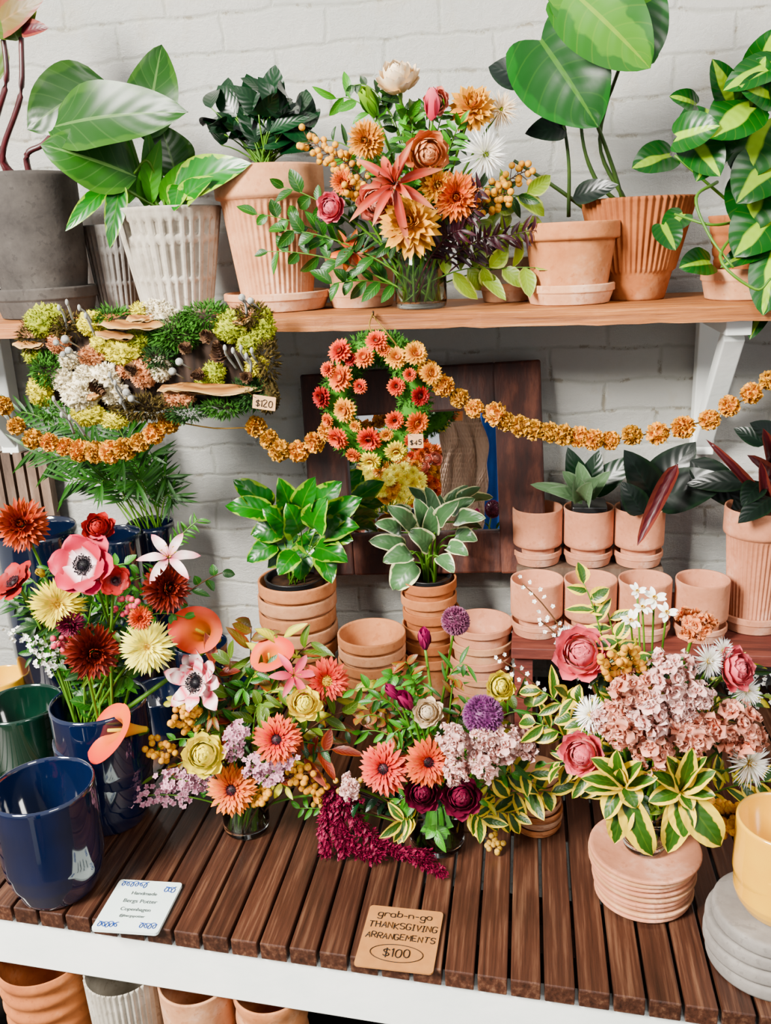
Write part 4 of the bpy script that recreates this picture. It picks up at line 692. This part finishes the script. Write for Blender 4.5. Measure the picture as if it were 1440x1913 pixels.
# --- top bouquet
vp=aty(784,470,-.2); vr=m(98,vp)/2; z0=sz(vp.x); b0=vase(vp.x,-.2,z0,vr,vp.z-z0,'clear glass cylinder vase of flowers standing on the shelf')
Q=BQ('flowers in the glass vase on the shelf',b0,vr,780,320,225,190,-.2,.1,-1,vm=455,mh=.1)
Q.f('ranunculus',['cream_peach','ctr_green'],745,158,82,'cream peach ranunculus at the very top of the shelf bouquet',squash=1.5,face=(-.1,-.6,.9),sr=.003)
Q.f('tulip',['tulip_green'],695,200,60,'green parrot tulip left of the cream ranunculus',face=(-.2,-.6,.6)); Q.f('tulip',['pink'],808,205,54,'pink tulip right of the cream ranunculus',face=(.1,-.3,1))
Q.f('mum',['gold'],882,200,82,'golden orange dahlia at the upper right of the shelf bouquet'); Q.f('zinnia',['marigold'],684,262,66,'small orange marigold left of the peach ranunculus')
Q.f('ranunculus',['peach','ctr_green'],797,287,84,'peach ranunculus in the middle of the shelf bouquet'); Q.f('starlily',['salmon','ctr_brown'],738,345,180,'large salmon star lily in the shelf bouquet',face=(-.1,-1,.3),dy=-.03)
Q.f('ranunculus',['peach_pink','ctr_green'],703,378,76,'pink peach ranunculus beneath the star lily'); Q.f('mum',['gold'],765,418,108,'large golden chrysanthemum just above the glass vase',dy=-.02,face=(0,-1,.3)); Q.f('zinnia',['orange'],852,368,88,'orange chrysanthemum right of the star lily')
Q.f('ranunculus',['pink','ctr_green'],620,388,58,'small pink ranunculus at the left of the shelf bouquet'); Q.f('lily',['orange','ctr_brown'],655,468,76,'small drooping orange blossom low left of the shelf bouquet'); Q.f('ranunculus',['peach_pink','ctr_green'],815,190,50,'small pink bud beside the pink tulip')
Q.f('thistle',['white','ctr_green'],905,288,80,'spiky white flower at the right of the shelf bouquet'); Q.f('thistle',['cream_peach','ctr_green'],935,205,60,'dried cream flower at the upper right of the shelf bouquet'); Q.f('zinnia',['orange'],640,340,44,'small orange button flower at the left of the shelf bouquet'); Q.f('mum',['gold'],815,345,60,'small golden chrysanthemum beside the orange one in the shelf bouquet')
for u,v,l in ((575,262,'upper left'),(650,350,'left centre'),(950,358,'right'),(985,318,'far right'),(625,290,'left')): Q.s('berry',u,v,26,13,22,'orange berry sprig at the %s of the shelf bouquet'%l,kind='berry',t0=.65,name='berry_sprig',stem='stem_brown',cat_='berries')
for u,v,l in ((500,470,'lowest'),(480,400,'leftmost'),(530,350,'upper'),(620,530,'hanging lower'),(530,430,'middle')): Q.s('lf_mid',u,v,56,22,10,'%s trailing green leaf sprig left of the glass vase'%l,t0=.4,dy=-.03,name='leaf_sprig')
for u,v,l in ((1000,500,'lower right'),(985,360,'upper right'),(915,500,'lower'),(975,420,'middle right')): Q.s('lf_pale',u,v,74,34,7,'%s pale green leafy stem of the shelf bouquet'%l,t0=.5,name='leaf_sprig')
for u,v,l in ((890,390,'right'),(930,440,'far right'),(860,430,'low'),(1000,430,'outermost'),(900,350,'upper')): Q.s('lf_burg',u,v,44,7,28,'%s fine burgundy foliage sprig in the shelf bouquet'%l,t0=.4,dy=-.02,name='burgundy_sprig',stem='stem_red')
for u,v,l in ((860,230,'right'),(830,200,'top'),(770,240,'middle')): Q.s('lf_fresh',u,v,40,10,20,'bright green narrow-leaved stem at the %s of the shelf bouquet'%l,t0=.4,name='leaf_sprig')
Q.fill(GR,28,44,18,'green filler foliage in the shelf bouquet',k=.6,lo=.1)
# --- left bouquet
b0=V((pN.x,yN,pN.z-.05)); Q=BQ('flowers in the navy pot',b0,rN*.8,175,1120,210,200,yN+.02,.13,.0,vm=1270,mh=.06)
Q.f('zinnia',['rust'],40,980,92,'rust orange zinnia at the top left of the left bouquet',squash=1.1); Q.f('ranunculus',['red','ctr_dark'],184,988,62,'small deep red ranunculus at the top of the left bouquet'); Q.f('anemone',['crimson','ctr_black'],158,1056,118,'crimson anemone with a white ring and black centre',face=(0,-1,.5))
Q.f('zinnia',['rust_brown'],312,1098,86,'dark rust chrysanthemum right of the crimson anemone'); Q.f('spider',['yellow','ctr_yellow'],107,1128,98,'pale yellow gerbera at the left of the left bouquet'); Q.f('spider',['paleyellow','ctr_yellow'],275,1208,100,'pale yellow gerbera at the lower right of the left bouquet')
Q.f('zinnia',['rust_brown'],173,1218,98,'rust brown chrysanthemum at the bottom of the left bouquet'); Q.f('anemone',['red','ctr_dark'],28,1090,84,'red anemone at the left edge',face=(-.3,-.5,.8)); Q.f('lily',['white_pink','ctr_yellow'],315,1042,104,'white and pink lily at the upper right of the left bouquet',face=(.3,-.6,.8))
Q.f('zinnia',['coral'],262,1155,44,'small coral button flower in the left bouquet'); Q.f('tulip',['yellow'],78,1072,28,'yellow bud beside the crimson anemone'); Q.f('calla',['calla','ctr_yellow'],375,1180,100,'orange calla lily reaching right from the left bouquet',face=(-.35,-.7,.65),tip=(-1,-.1,.4),dy=-.02)
Q.f('calla',['calla','ctr_yellow'],216,1364,112,'orange calla lily hanging low beside the navy pots',face=(-.65,-.7,.35),tip=(-.5,-.1,-1),dy=-.06); Q.f('zinnia',['wine'],130,1165,50,'small wine red flower behind the yellow gerbera'); Q.f('anemone',['red','ctr_dark'],215,1085,56,'small red bloom half hidden behind the crimson anemone')
Q.s('lf_fresh',372,970,32,5,46,'feathery rosemary stem rising right of the left bouquet',t0=.4,name='rosemary_sprig'); Q.s('lf_mid',415,1070,40,16,8,'dark leaf twig right of the left bouquet',t0=.6,stem='stem_brown',name='leaf_sprig')
for u,v,l in ((20,1180,'far left'),(55,1200,'lower left'),(75,1230,'lowest')): Q.s('white',u,v,26,10,22,'%s white waxflower spray of the left bouquet'%l,kind='floret',t0=.55,name='waxflower_spray')
for u,v,l in ((110,1195,'left'),(250,1120,'right')): Q.s('pink',u,v,20,12,12,'%s pink bud spray of the left bouquet'%l,kind='berry',t0=.7,name='bud_spray')
Q.cv=1160; Q.rv=130; Q.ru=185
Q.fill(['lf_mid','lf_dark','lf_deep','lf_mid','lf_fresh','lf_olive'],40,42,14,'green filler foliage in the left bouquet',k=.65,lo=.05)
Q.s('lf_mid',175,1285,50,24,12,'leafy green stem at the mouth of the navy pot',t0=.3); Q.s('lf_fresh',240,1265,50,20,12,'fresh leafy stem beside the navy pot mouth',t0=.3)
# --- bouquet 1
def tvase(u,vb,w,h,label):
    p=atz(u,vb,0); r=m(w,p)/2; return vase(p.x,p.y+r*.9,0.002,r,h,label),r,p.y+r*.9
b0,vr,vy=tvase(450,1572,88,.085,'small clear glass vase under the orange gerberas left of centre')
Q=BQ('flowers in the left small glass vase',b0,vr,470,1375,205,160,vy,.08,vm=1470)
Q.f('ragged',['white_red','ctr_black'],368,1276,112,'white anemone with red streaks at the upper left of the middle left bouquet',face=(-.3,-.8,.5)); Q.f('calla',['calla','ctr_yellow'],503,1226,80,'orange yellow calla lily standing upright in the middle left bouquet',face=(.15,-.6,.8),tip=(1,0,.3))
Q.f('gerbera',['coral_pink','ctr_yellow'],610,1272,84,'coral gerbera at the upper right of the middle left bouquet',face=(.45,-.9,.3)); Q.f('ranunculus',['yellow','ctr_green'],568,1316,66,'small yellow ranunculus below the coral gerbera'); Q.f('gerbera',['orange_red','ctr_dark'],517,1382,88,'orange gerbera with dark centre in the middle of its bouquet',face=(.1,-.9,.6))
Q.f('ranunculus',['lemon','ctr_green'],382,1410,82,'lemon yellow ranunculus at the left of the middle left bouquet'); Q.f('gerbera',['orange','ctr_dark'],433,1476,92,'low orange gerbera with pink rim just above the left glass vase',face=(0,-.9,.5)); Q.f('lily',['pink','ctr_yellow'],548,1262,84,'pink striped blossom behind the yellow calla'); Q.f('tulip',['gold'],590,1490,26,'small golden bud low in the middle left bouquet')
for u,v,l in ((285,1398,'leftmost'),(335,1340,'upper left'),(350,1322,'top left'),(492,1492,'lower'),(600,1465,'right'),(575,1445,'centre right')): Q.s('berry',u,v,22,13,22,'%s yellow berry sprig of the middle left bouquet'%l,kind='berry',t0=.7,name='berry_sprig',stem='stem_brown',cat_='berries')
for u,v,l in ((258,1488,'leftmost'),(345,1460,'left'),(436,1372,'centre'),(525,1440,'right'),(310,1455,'lower left'),(490,1420,'inner'),(450,1360,'upper'),(545,1415,'outer right')): Q.s('statice',u,v,26,12,44,'%s dusty pink statice spray of the middle left bouquet'%l,kind='floret',t0=.5,name='statice_spray',dy=-.01)
for u,v,mt,l in ((470,1170,'lf_bronze','tallest'),(530,1190,'lf_yellow','tall right'),(430,1230,'lf_olive','upper left'),(560,1220,'lf_bronze','upper right'),(640,1330,'lf_olive','right'),(700,1320,'lf_bronze','far right'),(620,1400,'lf_red','lower right'),(580,1200,'lf_olive','high right'),(660,1290,'lf_yellow','outer right'),(400,1240,'lf_red','inner left')): Q.s(mt,u,v,70,20,10,l+' mottled green and bronze leaf stem of the middle left bouquet',t0=.35,name='leaf_sprig',stem='stem_brown')
Q.fill(['lf_mid','lf_olive','lf_fresh','lf_bronze','lf_red','lf_yellow','lf_deep'],28,44,14,'green filler foliage in the middle left bouquet',k=.6,lo=.05)
# --- bouquet 2
b0,vr,vy=tvase(812,1606,105,.085,'small clear glass vase under the coral gerberas right of centre')
Q=BQ('flowers in the right small glass vase',b0,vr,810,1395,215,175,vy,.08,vm=1495)
Q.f('allium',['purple2'],851,1160,54,'purple allium globe at the top of the middle right bouquet',squash=1.3,dy=.02); Q.f('tulip',['magenta'],793,1200,46,'magenta tulip beside the tall allium',face=(0,-.3,1)); Q.f('tulip',['magenta'],762,1315,52,'open magenta tulip left of the beige ranunculus',face=(-.2,-.5,.8)); Q.f('tulip',['magenta'],738,1298,40,'small magenta tulip at the left of the middle right bouquet',face=(-.5,-.3,.8))
Q.f('ranunculus',['beige','ctr_green'],800,1332,58,'dried beige ranunculus in the middle right bouquet'); Q.f('allium',['purple'],902,1336,76,'large purple allium globe in the middle right bouquet'); Q.f('gerbera',['coral_pink','ctr_dark'],717,1436,94,'coral pink gerbera at the left of the middle right bouquet',face=(-.1,-.9,.45)); Q.f('gerbera',['coral','ctr_dark'],800,1424,88,'coral gerbera in the centre of the middle right bouquet',face=(.35,-.9,.4))
Q.f('ranunculus',['wine','ctr_dark'],862,1488,78,'wine purple ranunculus low in the middle right bouquet'); Q.f('ranunculus',['wine','ctr_dark'],790,1480,70,'dark magenta ranunculus below the centre gerbera',squash=1.3); Q.f('ranunculus',['lemon','ctr_green'],932,1282,58,'yellow bud behind the large allium')
for i,(u,v,w,l) in enumerate([(845,1385,62,'left'),(895,1422,66,'lower centre'),(940,1388,64,'right'),(978,1390,52,'far right'),(905,1380,54,'upper'),(850,1440,44,'lower left'),(655,1472,44,'far left')]): Q.f('stock' if i%2 else 'stock2',['stock_pink'],u,v,w,'%s pale pink stock cluster of the middle right bouquet'%l,dy=-.015)
for l,P_ in (('longest',[(640,1470),(665,1540),(720,1585),(780,1605),(826,1632)]),('inner',[(650,1480),(690,1560),(745,1590),(800,1598)]),('left hanging',[(635,1480),(612,1510),(605,1550),(610,1590)]),('lower',[(640,1490),(640,1550),(670,1590),(705,1600)]),('short',[(645,1490),(630,1540),(640,1590)])):
    pp=[pt(u,v,vy-.03,.016) for u,v in P_]; pp=[b0+V((-.01,-.01,.03))]+pp; pp=cat(pp,8); sprig(b0+V((-.01,-.01,.03)),pp[-1],'amaranth',m(18,pp[-1]),m(20,pp[-1]),70,l+' drooping burgundy amaranth plume in front of the right vase',Q.grp,kind='plume',t0=.25,name='amaranth_plume',stem='stem_red',pts=pp)
for u,v,l in ((770,1265,'upper left'),(755,1290,'left'),(560,1510,'low far left')): Q.s('lf_fresh',u,v,34,10,18,'%s bright green feathery stem of the middle right bouquet'%l,t0=.5,name='leaf_sprig')
for u,v,l in ((1030,1480,'right'),(960,1520,'lower right'),(750,1535,'lower left'),(990,1445,'upper right'),(900,1530,'bottom')): Q.s('lf_euon',u,v,68,28,7,'%s yellow edged euonymus sprig of the middle right bouquet'%l,t0=.6,name='euonymus_sprig')
for u,v,l in ((600,1500,'left'),(640,1465,'upper left'),(930,1580,'right')): Q.s('berry_pale',u,v,20,11,14,'%s small berry sprig of the middle right bouquet'%l,kind='berry',t0=.75,name='berry_sprig',stem='stem_brown',cat_='berries')
Q.fill(['lf_mid','lf_olive','lf_fresh','lf_dark','lf_fresh','lf_yellow','lf_bronze'],28,44,15,'green filler foliage in the middle right bouquet',k=.6,lo=.05)
Q.s('lf_fresh',815,1550,50,20,14,'green leaves at the mouth of the right small vase',t0=.2)
# --- bouquet 3
b0=vase(pF.x,yFs,pF.z,m(80,pF)/2,.055,'small glass vase standing on the wide saucer stack'); vr=.025
Q=BQ('flowers in the vase on the saucer stack',b0,vr,1215,1345,225,210,yFs+.02,.11,vm=1500,mh=.05)
Q.f('ranunculus',['ran_coral','ctr_green'],1088,1222,106,'large coral pink ranunculus at the upper left of the right bouquet'); Q.f('ranunculus',['ran_coral','ctr_green'],1090,1408,88,'coral ranunculus at the lower left of the right bouquet',face=(-.4,-.8,.3)); Q.f('ranunculus',['ran_coral','ctr_green'],1368,1250,88,'coral ranunculus at the right of the right bouquet',face=(.6,-.6,.4))
for i,(u,v,w,l,mt) in enumerate([(1180,1290,82,'upper left','stock_coral'),(1252,1262,78,'top','stock_pink'),(1160,1355,88,'left','stock_coral'),(1225,1385,88,'lower centre','stock_coral'),(1290,1370,84,'lower right','stock_coral'),(1360,1355,88,'right','stock_coral'),(1125,1345,54,'far left','stock_pink'),(1215,1325,84,'central','stock_pink'),(1300,1300,60,'inner right','stock_pink'),(1395,1370,58,'far right','stock_coral'),(1270,1320,54,'inner','stock_pink')]): Q.f('stock' if i%2 else 'stock2',[mt],u,v,w,'%s peach pink stock cluster of the right bouquet'%l)
for u,v,w,l in ((1105,1335,66,'left'),(1322,1235,60,'upper right'),(1398,1425,84,'lower right'),(1392,1290,60,'far right'),(1060,1190,40,'upper left'),(1350,1215,44,'top right')): Q.f('thistle',['white','ctr_yellow'],u,v,w,'spiky white flower at the %s of the right bouquet'%l,face=(.5 if u>1200 else -.5,-.7,.3))
for u,v,w,l in ((1222,1118,44,'topmost'),(1178,1160,40,'upper left'),(1245,1145,40,'upper right'),(1200,1135,36,'middle'),(1190,1105,32,'highest left')): Q.f('narcissus',['white','ctr_yellow'],u,v,w*1.15,'%s small white narcissus above the right bouquet'%l,face=(0,-.7,.7),sr=.0015)
Q.f('stock',['peach'],1300,1168,58,'peach ruffled bloom at the top right of the right bouquet')
for u,v,l in ((1090,1090,'tall left'),(1150,1190,'inner left'),(1010,1290,'far left'),(1000,1350,'lower far left'),(1050,1430,'low left'),(1130,1130,'upper'),(1180,1220,'inner upper'),(1440,1460,'far right'),(1060,1300,'middle left')): Q.s('lf_euon',u,v,66,26,10,'%s yellow variegated euonymus sprig of the right bouquet'%l,t0=.45,name='euonymus_sprig')
def eur(cu,cv,ends,label):
    o=thing('euonymus_rosette',label,'greenery',Q.bpt(),Q.grp); y=Q.y(cu,cv)-.03; b=MB(); c=pt(cu,cv,y)
    for (u,v,w) in ends: p1=pt(u+R.uniform(-8,8),v+R.uniform(-6,6),y-.02,.02); leafto(b,c,p1,m(w*1.1,c),pc(c)+V((R.uniform(-.6,.6),0,.5)),bend=R.uniform(.4,1.1),cup=.35,a=.95,b=.7,nu=10,nv=8,wave=.05)
    b.build('leaves','lf_euon',o); b=MB(); tube(b,bez(wloc(o),(wloc(o)+c)/2+V((0,0,.03)),c,6),.002); b.build('stem','stem_green',o)
eur(1165,1468,[(1090,1450,32),(1105,1415,34),(1150,1405,34),(1200,1420,34),(1190,1510,42),(1215,1605,52),(1130,1530,38),(1095,1480,30),(1160,1440,28),(1225,1450,32),(1155,1580,46)],'left rosette of yellow edged euonymus leaves over the saucer stack')
eur(1270,1478,[(1210,1440,34),(1240,1410,36),(1290,1400,34),(1330,1440,36),(1345,1490,30),(1345,1585,60),(1240,1590,50),(1215,1500,34),(1300,1510,30),(1320,1415,28),(1285,1570,46)],'right rosette of yellow edged euonymus leaves over the saucer stack')
for u,v,l in ((1170,1215,'upper'),(1320,1500,'lower'),(1400,1535,'right hanging'),(1430,1555,'far right hanging'),(1130,1230,'left'),(1370,1525,'inner right hanging'),(1415,1520,'spilling right')): Q.s('berry',u,v,26,15,30,'%s golden berry sprig of the right bouquet'%l,kind='berry',t0=.6,name='berry_sprig',stem='stem_brown',cat_='berries',dy=-.035)
for u,v,l in ((975,1090,'tallest'),(1010,1160,'left'),(930,1230,'outer left'),(1440,1300,'right'),(1435,1260,'upper right')): Q.s('white',u,v,22,9,20,'%s thin twig of tiny white flowers in the right bouquet'%l,kind='floret',t0=.5,name='waxflower_spray',stem='stem_brown')
Q.fill(['lf_fresh','lf_euon','lf_mid','lf_yellow','lf_pale','lf_deep'],36,42,14,'green filler foliage in the right bouquet',k=.65,lo=.05)
# ---------------- things reflected in the mirror ----------------
def mir(u,v,yv):
    p=aty(u,v,yv); return p-mN*(2*((p-mC).dot(mN)))
def bunch(u,v,ru,rv,kinds,n,w,label,yv=1.85):
    c=mir(u,v+50,yv); zb=c.z-.22; o=thing('display_pedestal','tall pedestal under the %s bunch, seen in the mirror'%label,'pedestal',V((c.x,c.y,-.78))); b=MB(); box(b,V((c.x,c.y,(zb-.78)/2)),.2,.2,zb+.78); b.build('pedestal','white_paint',o,smooth=False)
    bk=thing('flower_bucket',label+' bucket seen in the mirror','bucket',V((c.x,c.y,zb))); b=MB(); lathe(b,prof('plain',.1,.2,.75),V((c.x,c.y,zb)),32); b.build('bucket','navy_dark',bk)
    for i in range(n):
        an=i*2.4; rr=math.sqrt((i+.5)/n); uu=u+cos(an)*ru*rr; vv=v+sin(an)*rv*rr; p=mir(uu,vv,yv-.12*(1-rr*rr)); kd,mt=kinds[i%len(kinds)]
        flower(kd,mt,p,V((R.uniform(-.4,.4),1,R.uniform(-.2,.6))),w*3.5/F/2*R.uniform(.8,1.2),V((c.x,c.y,c.z-.1)),label+' bloom in the bunch reflected in the mirror',label+' reflected bunch')
bunch(722,898,70,48,[('spider',['paleyellow','ctr_yellow']),('spider',['yellow','ctr_yellow']),('spider',['paleyellow','ctr_yellow']),('mum',['gold'])],44,30,'pale yellow chrysanthemum')
bunch(790,890,46,66,[('mum',['coral']),('mum',['gold']),('ranunculus',['peach_pink','ctr_green']),('mum',['orange'])],40,30,'orange and coral dahlia',yv=2.1)
p0=mir(800,745,1.9); p1=mir(925,960,1.9)
b=MB(); X0,X1=p0.x,p1.x
def scf(u,v): x=X0+(X1-X0)*(.05+v*.7)+.04*sin(u*3)*(X1-X0>0)+.03*noise.noise(V((v*5,u*6,0))); return (x,p0.y+.08*noise.noise(V((v*4+u*1.5,u*2,3)))+.006*sin(v*160)*sin(u*120),p0.z+.12+(p1.z-p0.z-.3)*u)
b.grid(scf,90,160); o=b.build('knitted_scarf','knit',org=V((X0,p0.y,p1.z))); tag(o,'brown knitted scarf reflected in the right side of the mirror','scarf')
xc=(X0+X1)/2; o=thing('coat_stand','wooden stand that carries the scarf, seen in the mirror','stand',V((xc,p0.y-.12,-.78)))
b=MB(); tube(b,[V((xc,p0.y-.12,-.76)),V((xc,p0.y-.12,p0.z+.14))],.015,.012,10); tube(b,[V((xc,p0.y-.12,p0.z+.12)),V((xc,p0.y,p0.z+.13))],.01,.01,8); b.build('pole','crate_wood',o)
b=MB(); lathe(b,[(0,0),(.16,0),(.16,.02),(.03,.03),(0,.03)],V((xc,p0.y-.12,-.78)),24); b.build('base','crate_wood',o)
p0=mir(885,730,2.05); p1=mir(960,1000,2.05); SAT=1.1; DK=1; plain('blue_cloth','#1c4088',.8,.2,.2,'#2450a0')
b=MB(); zt_=p0.z+.2; b.grid(lambda u,v:(p0.x+(p1.x-p0.x)*v*1.6,p0.y-.2+.02*sin(v*20),zt_+(-.775-zt_)*u),10,50); o=b.build('blue_curtain','blue_cloth',org=V((p0.x,p0.y,-.775))); tag(o,'blue cloth hanging behind the scarf, reflected in the mirror','curtain')
